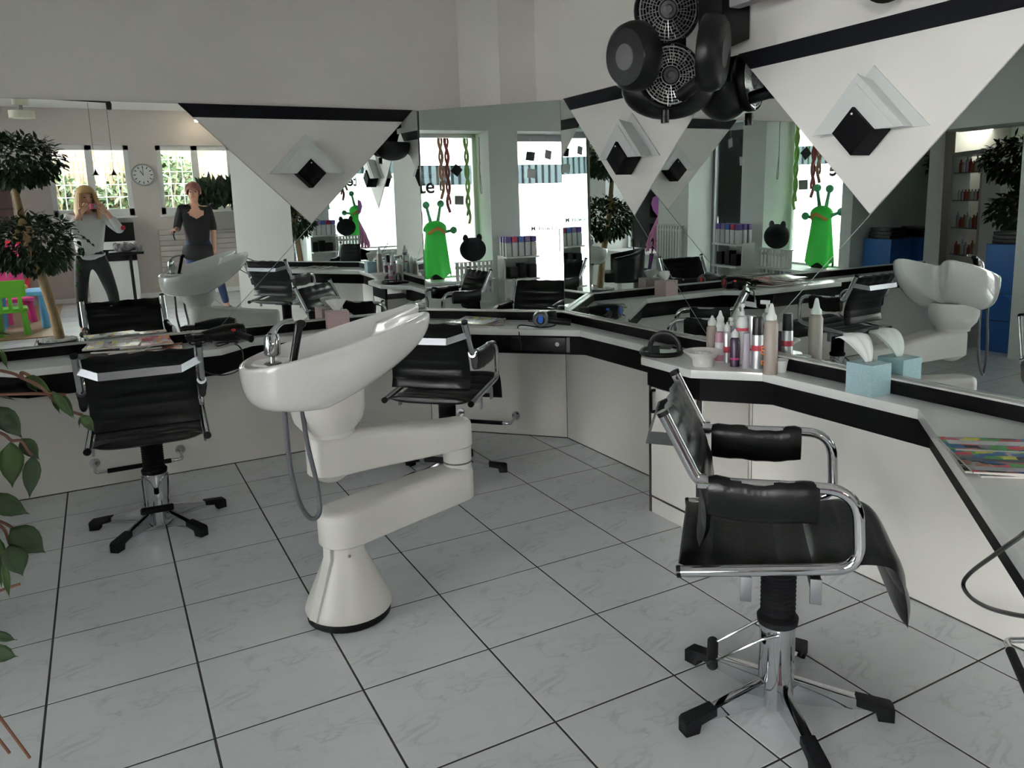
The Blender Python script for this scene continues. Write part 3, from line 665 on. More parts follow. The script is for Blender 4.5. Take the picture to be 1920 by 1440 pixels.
def magazine(loc_, rz, m, label, w_=.21, h_=.285, th=.005, curl=.0, grp=None):
    e = empty('magazine', loc_, rz, label, 'magazine', grp)
    def sheet(z0, z1, ww, hh):
        q = MB(); n_ = 10
        def zf(u): return curl*(max(0, u-.45)/.55)**2
        P_ = []
        for i in range(n_+1):
            u = i/n_; x = (u-.5)*ww; P_.append((x, zf(u)))
        vs = [[q.b.verts.new((x, y, z+dz)) for y in (-hh/2, hh/2)] for z in (z0, z1) for x, dz in P_]
        a = vs[:n_+1]; c = vs[n_+1:]
        for i in range(n_):
            q.b.faces.new((a[i][0], a[i][1], a[i+1][1], a[i+1][0])); q.b.faces.new((c[i][0], c[i+1][0], c[i+1][1], c[i][1]))
            q.b.faces.new((a[i][0], a[i+1][0], c[i+1][0], c[i][0])); q.b.faces.new((a[i][1], c[i][1], c[i+1][1], a[i+1][1]))
        q.b.faces.new((a[0][0], c[0][0], c[0][1], a[0][1])); q.b.faces.new((a[n_][0], a[n_][1], c[n_][1], c[n_][0]))
        return q
    sheet(0, th-.0006, w_*.985, h_*.99).build('pages', PAGE, e, smooth=False); sheet(th-.0005, th, w_, h_).build('cover', m, e, smooth=False)
    return e
P1 = palette('cover_red_pink', [(.55, .05, .06), (.75, .30, .28), (.6, .55, .5), (.8, .35, .12), (.65, .62, .6), (.5, .08, .15)])
P2 = palette('cover_orange', [(.75, .28, .10), (.7, .5, .4), (.6, .58, .55), (.35, .12, .1), (.8, .45, .15)])
P3 = palette('cover_pale_blue', [(.35, .45, .5), (.6, .62, .6), (.2, .3, .42), (.62, .55, .5), (.5, .2, .22)])
P4 = palette('cover_grey_green', [(.3, .34, .3), (.5, .52, .5), (.62, .6, .56), (.2, .26, .3), (.6, .5, .12)])
P5 = palette('cover_bright_mix', [(.03, .12, .35), (.6, .05, .08), (.75, .7, .1), (.08, .35, .08), (.5, .5, .52), (.5, .22, .18), (.04, .16, .32), (.3, .3, .32), (.05, .05, .07)], 9, 15)
P6 = palette('cover_yellow', [(.65, .55, .08), (.6, .6, .55), (.1, .1, .12), (.65, .35, .3), (.5, .5, .5)])
z = ZC
for i, (x, y, a, m, lb, cl) in enumerate([(.27, 1.115, 96, P3, 'pale blue magazine at the bottom left of the fanned pile behind the far left chair', 0), (.52, 1.10, 84, P1, 'red and pink magazine at the right end of the pile behind the far left chair', .0),
        (.40, 1.12, 100, P2, 'orange magazine in the middle of the pile behind the far left chair', .004), (.36, 1.09, 70, P4, 'grey magazine across the middle of the pile behind the far left chair', 0), (.47, 1.13, 93, P1, 'topmost red patterned magazine of the pile behind the far left chair', .012), (.31, 1.12, 82, P6, 'topmost yellow cornered magazine at the left of the pile behind the far left chair', .006)]):
    magazine((x, y, z+.0005), R_(a), m, lb, curl=cl*1.5, w_=.20, h_=.27, th=.0085, grp='magazines behind the far left chair'); z += .0092
z = ZC
for x, y, a, m, lb, cl in [(2.37, .80, 42, P4, 'grey magazine lowest of the corner pile on the worktop', 0), (2.40, .79, 60, P3, 'blue magazine in the middle of the corner pile', .006), (2.345, .83, 30, P4, 'open grey and yellow magazine on top of the corner pile', .012)]:
    magazine((x, y, z+.0005), R_(a), m, lb, curl=cl, w_=.20, h_=.27, grp='magazines on the corner worktop'); z += .0065
z = ZC
for x, y, a, m, lb, cl in [(2.445, -2.425, -38, P3, 'lowest pale magazine of the stack at the right edge', -.0), (2.43, -2.42, -46, P6, 'yellow cornered magazine in the middle of the right edge stack', 0), (2.42, -2.43, -41, P5, 'colourful blue, red and green magazine on top of the right edge stack', 0)]:
    magazine((x, y, z+.0005), R_(a), m, lb, curl=cl, w_=.235, h_=.31, th=.006, grp='magazines at the right edge'); z += .0075
mg = [o for o in C.objects if o.name.startswith('magazine')][-1]
for k, (yy, hh, nm, col) in enumerate([(.105, .038, 'white', (.6, .6, .62)), (.03, .012, 'white', (.6, .6, .62)), (-.055, .02, 'dark', (.03, .04, .07)), (-.125, .03, 'pale', (.42, .42, .45))]): MB().boxm((-.105, yy-hh/2, .0061), (.105, yy+hh/2, .0064)).build('printed_strip', mat('strip_'+nm, col, .3, var=.4, scale=120), mg, smooth=False)
def hairdryer(loc_, rz, label, accent, cable, s=1., hy=1):
    e = empty('hand_dryer', loc_, rz, label, 'hair dryer', 'hand dryers on the worktop'); X = Matrix.Rotation(R_(90), 4, 'Y')
    MB().lathe([(0, -.075), (.030, -.073), (.038, -.05), (.038, 0), (.030, .05), (.022, .085), (.020, .10), (0, .10)], c=(0, 0, .039), n=24, M=X, sy=1, sx=1).build('barrel', PLASTK, e)
    MB().lathe([(.0, .10), (.020, .10), (.028, .125), (.030, .145), (0, .145)], c=(0, 0, .039), n=20, M=X, sx=.45, sy=1.15).build('nozzle', PLASTK, e)
    MB().tube([(-.03, -.025*hy, .036), (-.045, -.08*hy, .028), (-.052, -.145*hy, .022)], .016, 12, flat=.8).build('handle', PLASTK, e)
    MB().sph((-.076, 0, .044), .013, 10, sc=(.35, 1.0, 1.6)).sph((-.02, -.032*hy, .050), .010, 10, sc=(1.4, .6, .9)).build('badge', accent, e)
    MB().lathe([(.030, -.076), (.033, -.074), (.0, -.073), (0, -.076)], c=(0, 0, .039), n=20, M=X).build('intake', PLASTG, e)
    e.scale = (s, s, s); inv = Matrix.Rotation(-rz, 3, 'Z'); MB().tube([inv @ (Vector(p)-Vector(loc_))/s for p in curve(cable, 8)], .0038/s, 8).build('cable', PLASTK, e)
    return e
ab = mat('blue_badge', (.03, .12, .6), .3); ar = mat('red_badge', (.5, .02, .02), .3)
hairdryer((.90, 1.14, ZC+.001), R_(192), 'black hand dryer with a red dot on the worktop left of the basin', ar,
    [(.89, 1.00, .80), (.83, .98, .793), (.84, 1.10, .79), (.95, 1.08, .79), (.92, .98, .795), (.93, .905, .792), (.945, .880, .76), (.94, .875, .70), (.90, .878, .655), (.82, .88, .645), (.74, .885, .675), (.70, .90, .74)], s=1.35, hy=-1)
c_ = []
for k in range(40): a = k*.9; c_.append((.755+.060*math.cos(a)+.02*math.sin(k*1.7), 1.13+.055*math.sin(a), .792+.055*abs(math.sin(k*.8))))
q = MB().tube(curve(c_, 4), .0036, 7).build('cable_tangle', PLASTK); tag(q, 'tangle of black dryer cable on the left worktop', 'cable')
hairdryer((2.63, .47, ZC+.001), R_(60), 'black hand dryer with a blue badge on the corner worktop', ab,
    [(2.63, .63, .80), (2.70, .60, .79), (2.73, .50, .79), (2.70, .42, .79), (2.60, .40, .79), (2.50, .50, .80), (2.47, .455, .76), (2.475, .445, .70), (2.485, .455, .66)], s=1.25)
b = MB(); b.lathe([(0, .0), (.027, .0), (.030, .03), (.030, .06), (.026, .075), (0, .082)], n=20); q = b.build('hair_brush', PLASTK, loc=(2.755, .545, ZC)); tag(q, 'small black ribbed canister at the mirror in the corner', 'canister')
# black round hand mirror lying on the worktop
hm = empty('hand_mirror', (2.655, -.665, ZC), R_(-55), 'round black hand mirror lying on the tip of the worktop', 'mirror')
MB().lathe([(0, 0), (.100, 0), (.107, .008), (.107, .018), (.100, .024), (.094, .022), (.094, .016), (0, .016)], n=40).build('frame', PLASTK, hm)
MB().lathe([(0, .0165), (.0935, .0165), (.0935, .0185), (0, .0185)], n=40).build('glass', MIRROR, hm)
q = MB(); q.tube([(.075*math.cos(a), .055, .014+.080*math.sin(a)) for a in [PI*k/16 for k in range(17)]], .013, 10, flat=.6).build('loop_handle', PLASTK, hm)
MB().box((.0, .10, .014), (.06, .10, .02), bev=.008).build('grip', PLASTK, hm)
# tint bowl
tb_ = empty('tint_bowl', (2.635, -.985, ZC), 0, 'white flared tint bowl on the worktop left of the bottles', 'bowl')
MB().lathe([(0, 0), (.044, 0), (.046, .004), (.048, .030), (.066, .050), (.088, .064), (.089, .067), (.084, .068), (.062, .056), (.043, .034), (.040, .008), (0, .008)], n=36).build('bowl', mat('bowl_white', (.75, .72, .70), .35), tb_)
q = MB().sph((.01, .0, .042), .036, 16, sc=(1.1, 1, .6)).sph((-.015, .01, .048), .022, 12); 
for v in q.b.verts: v.co += Vector((random.uniform(-.002, .002), random.uniform(-.002, .002), random.uniform(-.002, .003)))
q.build('cotton', mat('cotton_white', (.78, .77, .76), .9, bump=.5), tb_)
tb2 = MB().lathe([(0, 0), (.028, 0), (.036, .050), (.038, .052), (.034, .052), (.027, .004), (0, .004)], n=24).build('small_cup', mat('cup_clear', (.7, .72, .70), .3), loc=(2.806, at_plane(1462, 650, [1, 0, 0], [2.806, 0, 0]).y, ZC)); tag(tb2, 'small translucent cup behind the tall taupe can', 'cup')
# bottles
SILV = mat('can_silver', (.55, .56, .58), .3, .7)
def bottle(px, x, h_, r, body, cap, kind, label, tr=None):
    y = at_plane(px, 650, [1, 0, 0], [x, 0, 0]).y; e = empty('bottle', (x, y, ZC), R_(random.uniform(0, 90)), label, 'bottle', 'styling product bottles by the mirror')
    if kind == 'mousse':
        hb = h_*.76; MB().lathe([(0, 0), (r, 0), (r, hb*.93), (r*.75, hb), (r*.62, hb+.003), (0, hb+.003)], n=22).build('can', body, e)
        MB().lathe([(0, hb+.003), (r*.8, hb+.003), (r*.78, hb+.02), (r*.5, hb+.03), (r*.28, h_-.008), (r*.18, h_), (0, h_)], n=18).build('nozzle_cap', cap, e)
    elif kind == 'cap':
        hb = h_*.66; MB().lathe([(0, 0), (r, 0), (r, hb-.006), (r*.93, hb), (0, hb)], n=22).build('can', body, e)
        MB().lathe([(0, hb), (r*.93, hb), (r*.90, h_-.008), (r*.80, h_), (0, h_)], n=22).build('cap', cap, e)
    else:
        hb = h_*.78; MB().lathe([(0, 0), (r*.95, 0), (r, .004), (r, hb*.9), (r*.7, hb), (r*.38, hb+.004), (0, hb+.004)], n=22).build('body', body, e)
        MB().lathe([(0, hb+.004), (r*.42, hb+.004), (r*.42, hb+.022), (0, hb+.022)], n=16).box((.010, 0, h_-.010), (.042, .016, .018), bev=.004).frust((0, 0, hb+.02), (0, 0, h_-.01), r*.22, n=10).build('spray_head', cap, e)
    if tr: MB().lathe([(r+.0004, h_*tr[0]), (r+.0007, h_*tr[0]+.001), (r+.0007, h_*tr[1]), (r+.0004, h_*tr[1])], n=22).build('label_band', tr[2], e)
    return e
CL = mat('cap_clear_white', (.66, .68, .67), .25); BR = mat('can_taupe', (.30, .245, .22), .35); WH = mat('can_white', (.66, .66, .67), .3); PK = mat('cap_pink', (.45, .24, .31), .35)
PU = mat('can_purple', (.045, .022, .055), .25); LI = mat('can_lilac', (.42, .38, .45), .35); OR = mat('orange_print', (.75, .22, .08), .5); RD = mat('red_print', (.45, .05, .08), .5); DG = mat('can_greyblue', (.25, .27, .30), .3)
bottle(1335, 2.795, .198, .026, BR, CL, 'mousse', 'taupe mousse can with clear nozzle at the left end of the bottle group')
bottle(1350, 2.822, .222, .022, CL, CL, 'mousse', 'tall translucent nozzle bottle second from the left at the back')
bottle(1349, 2.745, .140, .021, WH, PK, 'cap', 'short white can with a dusky pink cap', (.05, .25, mat('pink_print', (.5, .2, .3), .5)))
bottle(1363, 2.770, .185, .019, SILV, CL, 'mousse', 'small silver can with a clear cap beside the pink cap', (.25, .4, RD))
bottle(1371, 2.820, .200, .022, DG, CL, 'spray', 'grey spray bottle at the back near the purple can')
bottle(1378, 2.735, .168, .0205, PU, WH, 'mousse', 'dark purple can with a white nozzle in front', (.18, .24, mat('magenta_print', (.5, .05, .2), .5)))
bottle(1391, 2.800, .275, .026, WH, WH, 'spray', 'tall white spray bottle in the middle of the group', (.55, .60, RD))
bottle(1399, 2.745, .155, .016, LI, LI, 'cap', 'slim lilac grey bottle right of the purple can')
bottle(1410, 2.820, .220, .018, WH, SILV, 'cap', 'white can at the back left of the black capped can', (.3, .34, RD))
bottle(1420, 2.785, .225, .0245, SILV, PLASTK, 'cap', 'silver hairspray can with a black cap', (.35, .46, RD))
e = bottle(1445, 2.742, .300, .0295, BR, CL, 'mousse', 'tall taupe mousse can with orange lettering at the right of the group')
e.rotation_euler = (0, 0, 0)
ML = Matrix.Translation((-.0315, .012, .085)) @ Matrix(((0, 0, -1, 0), (-1, 0, 0, 0), (0, 1, 0, 0), (0, 0, 0, 1)))
text('E', .05, OR, ML @ Matrix.Translation((-.012, .0, 0)), e); text('n', .045, OR, ML @ Matrix.Translation((-.010, -.045, 0)), e)
# tissue boxes
def tissue(loc_, rz, d, m, label, tall, lean, lab=None, grp=None):
    e = empty('tissue_box', loc_, rz, label, 'tissue box', 'tissue boxes'); w_, l_, h_ = d
    q = MB().box((0, 0, h_/2), (w_, l_, h_), bev=.0015).build('carton', m, e, smooth=False)
    MB().lathe([(0, h_+.0002), (.032, h_+.0002), (.032, h_+.0012), (0, h_+.0012)], n=24, sy=.7).build('opening', mat('slot_grey', (.35, .42, .44), .6), e)
    def f(u, v):
        a = (v-.5)*2; wv = .016+.050*math.sin(u*PI*.60); x = a*wv; y = lean*u**1.6*.08+.010*math.sin(7*a+3*u)*u; zz = h_+tall*(math.sin(u*PI*.55))*(1-.10*a*a)
        return Vector((x, y, zz-.25*tall*max(0, u-.75)))
    q = MB().grid(f, 14, 16); o = q.build('tissue', mat('tissue_white', (.80, .80, .79), .9, var=.01), e); s_ = o.modifiers.new('s', 'SOLIDIFY'); s_.thickness = .0012
    f2 = lambda u, v: f(u, v)+Vector((0, .014*math.sin(u*PI), -.003*u))
    o = MB().grid(f2, 12, 14).build('tissue', MATS['tissue_white'], e); s_ = o.modifiers.new('s', 'SOLIDIFY'); s_.thickness = .0012
    return e
def speckle(name, c1_, c2_, sc_):
    m = bpy.data.materials.new(name); m.use_nodes = True; nt = m.node_tree; N = nt.nodes; L = nt.links; b = N['Principled BSDF']
    tc = N.new('ShaderNodeTexCoord'); v = N.new('ShaderNodeTexVoronoi'); v.inputs['Scale'].default_value = sc_; L.new(tc.outputs['Object'], v.inputs['Vector'])
    cr = N.new('ShaderNodeValToRGB'); cr.color_ramp.elements[0].position = .25; cr.color_ramp.elements[0].color = (*c1_, 1); cr.color_ramp.elements[1].position = .5; cr.color_ramp.elements[1].color = (*c2_, 1)
    L.new(v.outputs['Distance'], cr.inputs[0]); L.new(cr.outputs[0], b.inputs['Base Color']); b.inputs['Roughness'].default_value = .45; return m
tissue((2.788, -1.722, ZC), 0, (.108, .112, .118), speckle('carton_blue', (.40, .55, .60), (.33, .48, .53), 160), 'pale blue tissue box at the mirror on the right worktop', .105, 1.2)
pp = at_plane(632, 590, [0, 1, 0], [0, 1.19, 0])
tissue((pp.x, 1.19, ZC), R_(-8), (.135, .12, .118), speckle('carton_pink', (.55, .36, .37), (.60, .44, .44), 120), 'pink tissue box on the worktop behind the wash basin', .075, .4)
# power cord at the right edge
nD = [.69, -.72, 0]; oD = [1.84, -2.74, 0]
cd = MB().tube(curve([(2.25, -2.70, .790), (2.02, -2.76, .791)]+[at_plane(x, y, nD, oD) for x, y in ((1938, 992), (1905, 1012), (1868, 1038), (1822, 1072), (1806, 1095), (1818, 1118), (1850, 1138), (1900, 1152), (1960, 1160))], 8), .0045, 8).build('extension_lead', PLASTK); tag(cd, 'black power cord looping off the worktop at the right edge', 'cord')

# ------------------------------------------------------------------ shop front: radiator, shelf stand, window decoration
def radiator(p, y0, y1, z0, z1, label):
    e = empty('radiator', p, 0, label, 'radiator'); n_ = int((y1-y0)/.055)
    for k in range(n_): y = y0+(k+.5)*(y1-y0)/n_-p[1]; MB().box((0, y, (z0+z1)/2-p[2]), (.05, .034, z1-z0), bev=.010).build('fin', WHITE, e)
    MB().boxm((-.016, y0-p[1], z0+.04-p[2]), (.016, y1-p[1], z0+.075-p[2]), .006).boxm((-.016, y0-p[1], z1-.075-p[2]), (.016, y1-p[1], z1-.04-p[2]), .006).build('header_pipe', WHITE, e)
    MB().boxm((-.03, y0-.01-p[1], z1-p[2]), (.03, y1+.01-p[1], z1+.012-p[2]), .003).build('top_cover', WHITE, e)
    return e
radiator((-1.70, -.60, .46), -.84, -.34, .46, .84, 'white column radiator under the shop window left of the pillar')
radiator((-1.70, -2.58, .3), -2.85, -2.32, .3, 1.05, 'white column radiator between the door and the second window')
bag = empty('animal_bag', (-1.70, -.58, .853), 0, 'black round animal bag with two ears on the radiator', 'bag'); BKF = mat('black_fabric', (.012, .014, .018), .8, bump=.3)
q = MB().sph((0, 0, .145), .16, 20, sc=(.8, 1.05, .93)); q.build('body', BKF, bag)
for sx in (-1, 1): MB().sph((0, .09*sx, .285), .038, 12, sc=(.6, 1, 1.25)).build('ear', BKF, bag)
sh = empty('shelf_stand', (-1.50, -1.10, 0), 0, 'white three tier shelf stand beside the entrance door', 'shelf')
for z in (.06, .36, .62, .89): MB().box((0, 0, z), (.30, .44, .022), bev=.003).build('shelf', WHITE, sh, smooth=False)
MB().box((-.14, 0, .46), (.015, .44, .90), bev=.002).build('back_panel', WHITE, sh, smooth=False)
for sy in (-1, 1): MB().box((-.04, .212*sy, .46), (.19, .015, .90), bev=.002).build('side_panel', WHITE, sh, smooth=False)
caps_ = [('violet', (.12, .06, .30)), ('red', (.45, .04, .08)), ('blue', (.05, .12, .42)), ('lilac', (.30, .20, .42))]
k = 0
for r_, x in enumerate((-1.58, -1.50, -1.42)):
    for c_ in range(5):
        nm, col = caps_[(k*3+r_) % 4]; y = -1.27+c_*.085
        e = empty('shampoo_bottle', (x, y, .9015), 0, 'white shampoo bottle with a %s cap on the shelf stand, %s row, %s' % (nm, ['back', 'middle', 'front'][r_], ['nearest door', 'second from door', 'in its middle', 'second from pillar', 'nearest pillar'][c_]), 'bottle', 'shampoo bottles on the shelf stand')
        MB().box((0, 0, .085), (.050, .072, .17), bev=.012).build('body', WH, e); MB().box((0, 0, .205), (.048, .070, .068), bev=.010).build('cap', mat('cap_'+nm, col, .4), e); k += 1
for i, (y, hh, w_) in enumerate([(-1.26, .16, .10), (-1.12, .18, .08), (-1.00, .14, .10)]):
    q = MB().box((0, 0, hh/2), (.12, w_, hh), bev=.003).build('product_box', PLASTK, loc=(-1.48, y, .6315)); tag(q, ['wide black product box nearest the door on the shelf stand', 'tall black product box in the middle of the shelf stand', 'short black product box nearest the pillar on the shelf stand'][i], 'box')
# green costume in the shop window
mo = empty('creature_costume', (-2.03, -.22, .632), 0, 'bright green creature costume with stalk eyes hanging in the shop window', 'costume'); GN = mat('costume_green', (.03, .55, .05), .45); GS = mat('foam_green', (.10, .42, .20), .7)
def cloth(u, v):
    a = 2*PI*v; r = .125+.06*u+.018*math.sin(7*a+2*u)*u; return Vector((.55*r*math.cos(a), r*math.sin(a), .58*(1-u)+.04+.03*math.sin(5*a)*u))
MB().grid(cloth, 14, 48, cv=True).build('cape', GN, mo)
MB().sph((0, 0, .63), .140, 18, sc=(.75, 1.05, .7)).build('head', GN, mo)
MB().tube([(.075*math.cos(a)+.02, .10*math.sin(a), .60+.03*math.cos(a*2)) for a in [k*PI/7 for k in range(-4, 5)]], .022, 8).build('mouth_ruff', mat('ruff_orange', (.6, .22, .05), .7), mo)
for (a, c) in (((0, -.03, .68), (0, -.085, .93)), ((0, .05, .68), (.02, .11, .92)), ((0, .09, .60), (0, .27, .66)), ((0, -.09, .58), (0, -.24, .60))):
    q = MB().tube([a, ((a[0]+c[0])/2, (a[1]+c[1])/2, (a[2]+c[2])/2), c], .020, 10, rr=[.026, .019, .018]).sph(c, .046, 14); q.build('eye_stalk', GS, mo)
st = MB().boxm((-.05, -.08, 0), (.05, .08, .10), .01).build('display_stand', PLASTK, loc=(-2.03, -.22, .631)); tag(st, 'black display block inside the green costume', 'stand')
# hanging window decoration
def square(p, rx, rz, m, label):
    e = empty('hanging_square', p, rz, label, 'decoration', 'hanging squares in the shop windows')
    MB().box((0, 0, 0), (.006, .115, .115), rx=rx, bev=.001).build('card', m, e, smooth=False); MB().tube([(0, 0, .07), (0, 0, 2.36-p[2])], .0012, 5).build('thread', WHITE, e)
GC = mat('card_grey', (.30, .30, .30), .6); BC_ = mat('card_black', (.02, .022, .025), .6); WC = mat('card_white', (.6, .6, .6), .6)
for p, rx, rz, m, lb in [((-2.12, -.02, 2.02), .5, 0, GC, 'grey card square hanging highest beside the lettering'), ((-2.10, -.56, 1.97), .7, .1, BC_, 'black card square hanging in the upper corner of the first window'), ((-2.10, -.58, 1.60), .05, .3, GC, 'grey card square hanging low in the first window'),
        ((-2.10, .13, 1.42), .5, .1, BC_, 'black card square beside the green costume'), ((-2.12, -1.60, 2.14), .15, .5, BC_, 'black card square in the door pane'), ((-2.12, -1.86, 2.16), .2, -.3, GC, 'grey card square in the door pane'), ((-2.12, -1.61, 1.92), .1, .2, WC, 'pale framed card square lower in the door pane')]: square(p, rx, rz, m, lb)
def twist(p, z0, col, label, r=.02):
    m = mat('ribbon_'+col[0], col[1], .5); P_ = [(p[0]+r*.5*math.cos(z_*17), p[1]+r*math.sin(z_*17), z_) for z_ in np.linspace(z0, 2.36, 60)]
    q = MB().tube(P_, .010, 6, flat=2.2).tube([(p[0]-r*.5*math.cos(z_*17), p[1]-r*math.sin(z_*17), z_) for z_ in np.linspace(z0+.1, 2.36, 60)], .008, 6, flat=2.).build('hanging_ribbon', m); tag(q, label, 'decoration', 'twisted ribbons in the shop window')
twist((-2.10, -.44, 0), 1.45, ('red', (.30, .06, .05)), 'red twisted ribbon hanging in the first window'); twist((-2.10, -.70, 0), 1.30, ('green', (.22, .42, .10)), 'green twisted ribbon hanging beside the window frame')
twist((-2.10, -.36, 0), 1.62, ('tan', (.40, .22, .12)), 'tan twisted ribbon hanging in the first window'); twist((-2.05, -2.98, 0), 1.45, ('lime', (.30, .42, .12)), 'lime twisted ribbon hanging in the second window', .03)
for y in (-.80, .23):
    q = MB().tube(curve([(-1.90, y, 2.36), (-1.90, y+.01, 1.75), (-1.895, y-.01, 1.70), (-1.90, y+.008, 1.98), (-1.90, y, 2.05)], 8), .0045, 6).build('blind_cord', GC); tag(q, 'looped blind cord on the window reveal beside the pillar' if y < 0 else 'looped blind cord on the reveal nearest the mirror wall', 'cord')
# lettering on the glass (reads from the street)
lt = empty('window_lettering', (-2.206, .285, 1.70), 0, 'large black lettering on the first shop window', 'lettering')
LB = mat('letter_black', (.01, .01, .012), .5); MT = Matrix(((0, 0, -1, 0), (-1, 0, 0, 0), (0, 1, 0, 0), (0, 0, 0, 1)))
text('white', .26, LB, MT, lt, 'letters', .0015, off=.006)
lt2 = empty('door_lettering', (-2.206, -1.62, 1.17), 0, 'small dark name lettering on the entrance door glass', 'lettering')
text('M. Huwiler', .09, LB, MT, lt2, 'letters', .0012, off=.002)
# street outside
struct(MB().boxm((-30, -30, -.35), (-2.26, 30, -.18)).build('street_ground', mat('asphalt', (.30, .30, .31), .9, var=.1), smooth=False))
fc = empty('building_opposite', (-12, 0, -.18), 0, 'white building with a dark corrugated band across the street', 'building')
MB().boxm((-1, -12, 0), (0, 14, 2.25), 0).boxm((-1, -12, 2.75), (0, 14, 5.0)).build('facade', mat('facade_white', (.7, .7, .7), .8), fc, smooth=False)
q = MB()
for k in range(130): q.box((-.02, -12+k*.2, 2.5), (.08, .12, .5))
tag(q.build('corrugated_band', mat('band_bluegrey', (.008, .012, .014), .8, spec=.1), fc, smooth=False), kind='stuff')
MB().boxm((-.9, -12, 2.25), (-.05, 14, 2.75)).build('band_backing', mat('band_dark', (.003, .0045, .0055), .8, spec=.05), fc, smooth=False)
for y in (-9.5, -6.2, -3.0, .4, 3.8, 7.2): w_ = MB().boxm((.0, y, .3), (.05, y+1.5, 1.9)).build('garage_door', mat('door_grey', (.16, .18, .2), .6), fc, smooth=False); MB().boxm((.05, y+.1, 1.3), (.07, y+1.4, 1.8)).build('pane', PLASTG, w_, smooth=False)
car = empty('parked_car', (-6.2, .8, -.18), 0, 'pale silver car parked outside the shop window', 'car'); CS = mat('car_silver', (.22, .24, .26), .25, .4)
MB().prism([(-2.1, .35), (-2.05, .75), (-1.3, .85), (-.7, 1.38), (.9, 1.40), (1.6, .92), (2.15, .80), (2.2, .35)], -.85, .85, M=Matrix(((0, 0, 1, 0), (1, 0, 0, 0), (0, 1, 0, 0), (0, 0, 0, 1))), bev=.06).build('body', CS, car)
MB().prism([(-1.15, .90), (-.66, 1.30), (.82, 1.32), (1.35, .92)], -.87, .87, M=Matrix(((0, 0, 1, 0), (1, 0, 0, 0), (0, 1, 0, 0), (0, 0, 0, 1)))).build('window', PLASTG, car)
for y in (-1.35, 1.35):
    for sx in (-1, 1): MB().lathe([(0, -.1), (.30, -.1), (.33, -.05), (.33, .05), (.30, .1), (0, .1)], c=(.78*sx, y, .33), n=24, M=Matrix.Rotation(R_(90), 4, 'Y')).build('wheel', RUBBER, car)
# umbrella stand, black tub chair and streamers near the second window
us = empty('umbrella_stand', (-1.50, -2.95, 0), 0, 'dark umbrella stand near the second shop window', 'stand')
MB().lathe([(0, 0), (.11, 0), (.12, .02), (.13, .42), (.12, .42), (.11, .02), (0, .02)], n=24).build('container', PLASTG, us)
for i, (dx, dy, col, nm) in enumerate([(.03, .03, (.02, .05, .28), 'blue'), (-.03, -.03, (.02, .10, .10), 'teal'), (.02, -.05, (.03, .02, .04), 'dark'), (-.04, .04, (.10, .03, .14), 'purple')]):
    e = empty('umbrella', (-1.50+dx, -2.95+dy, .025), 0, 'closed %s umbrella in the stand by the second window' % nm, 'umbrella')
    MB().frust((0, 0, 0), (dx*1.5, dy*1.5, .62), .012, .032, n=10).build('canopy', mat('umbrella_'+nm, col, .6), e)
    MB().tube(curve([(dx*1.5, dy*1.5, .62), (dx*1.8, dy*1.8, .78), (dx*1.8+.03, dy*1.8+.03, .84), (dx*1.8+.07, dy*1.8+.05, .80)], 5), .010, 8).build('handle', PLASTK, e)
tc_ = empty('tub_chair', (-1.02, -2.84, 0), R_(60), 'black leather tub chair near the second shop window', 'chair')
def tub(u, v):
    a = PI*.95*(v-.5)*1.25+PI/2; r = .30+.03*u; return Vector((r*math.cos(a), r*math.sin(a), .30+.46*u*(1-.25*abs(v-.5)*2)))
q = MB().grid(tub, 8, 20); o = q.build('backrest', LEATHER, tc_); s_ = o.modifiers.new('s', 'SOLIDIFY'); s_.thickness = .06; s_.offset = 0
MB().box((0, .0, .36), (.46, .46, .14), bev=.04).build('seat', LEATHER, tc_); MB().lathe([(0, 0), (.24, 0), (.24, .02), (.03, .04), (.03, .29), (0, .29)], n=28).build('pedestal', CHROME, tc_)
PP = mat('purple_paper', (.40, .12, .42), .6); PPK = mat('pink_paper', (.55, .20, .40), .6)
bl = empty('purple_balloon', (-1.95, -3.15, .61), 0, 'purple balloon with pink streamers in the second window', 'decoration')
MB().lathe([(0, .55), (.015, .56), (.08, .64), (.11, .74), (.085, .83), (0, .87)], n=20).build('balloon', PP, bl)
q = MB()
for k in range(60): a = k*2.4; q.tube([(0, 0, .56), (.05*math.cos(a), .05*math.sin(a), .45), (.12*math.cos(a), .14*math.sin(a), .28-.1*random.random()), (.16*math.cos(a+.3), .2*math.sin(a+.3), .02+.1*random.random())], .007, 4, flat=2)
tag(q.build('streamers', PPK, bl), kind='stuff')

# ------------------------------------------------------------------ trees
def leafmesh(q, p, d, L_, w_, up=None):
    d = Vector(d).normalized(); up = Vector(up) if up else Vector((0, 0, 1)); s_ = d.cross(up)
    if s_.length < .05: s_ = Vector((1, 0, 0))
    s_.normalize(); n_ = s_.cross(d); p = Vector(p)
    pr = [(0, 0), (.25, .42), (.5, .5), (.78, .28), (1, 0)]
    L1 = [q.b.verts.new(p+d*L_*t-s_*w_*w2+n_*(.10*L_*math.sin(PI*t)+(-.12*w_ if w2 else 0)) if False else p+d*L_*t-s_*w_*w2+n_*(.08*L_*math.sin(PI*t))) for t, w2 in pr[1:4]]
    R1 = [q.b.verts.new(p+d*L_*t+s_*w_*w2+n_*(.08*L_*math.sin(PI*t))) for t, w2 in pr[1:4]]
    M1 = [q.b.verts.new(p+d*L_*t+n_*(.08*L_*math.sin(PI*t)-.10*w_)) for t, w2 in pr[1:4]]
    a = q.b.verts.new(p); z_ = q.b.verts.new(p+d*L_)
    for X in (L1, R1):
        q.b.faces.new((a, X[0], M1[0])); q.b.faces.new((M1[0], X[0], X[1], M1[1])); q.b.faces.new((M1[1], X[1], X[2], M1[2])); q.b.faces.new((M1[2], X[2], z_))
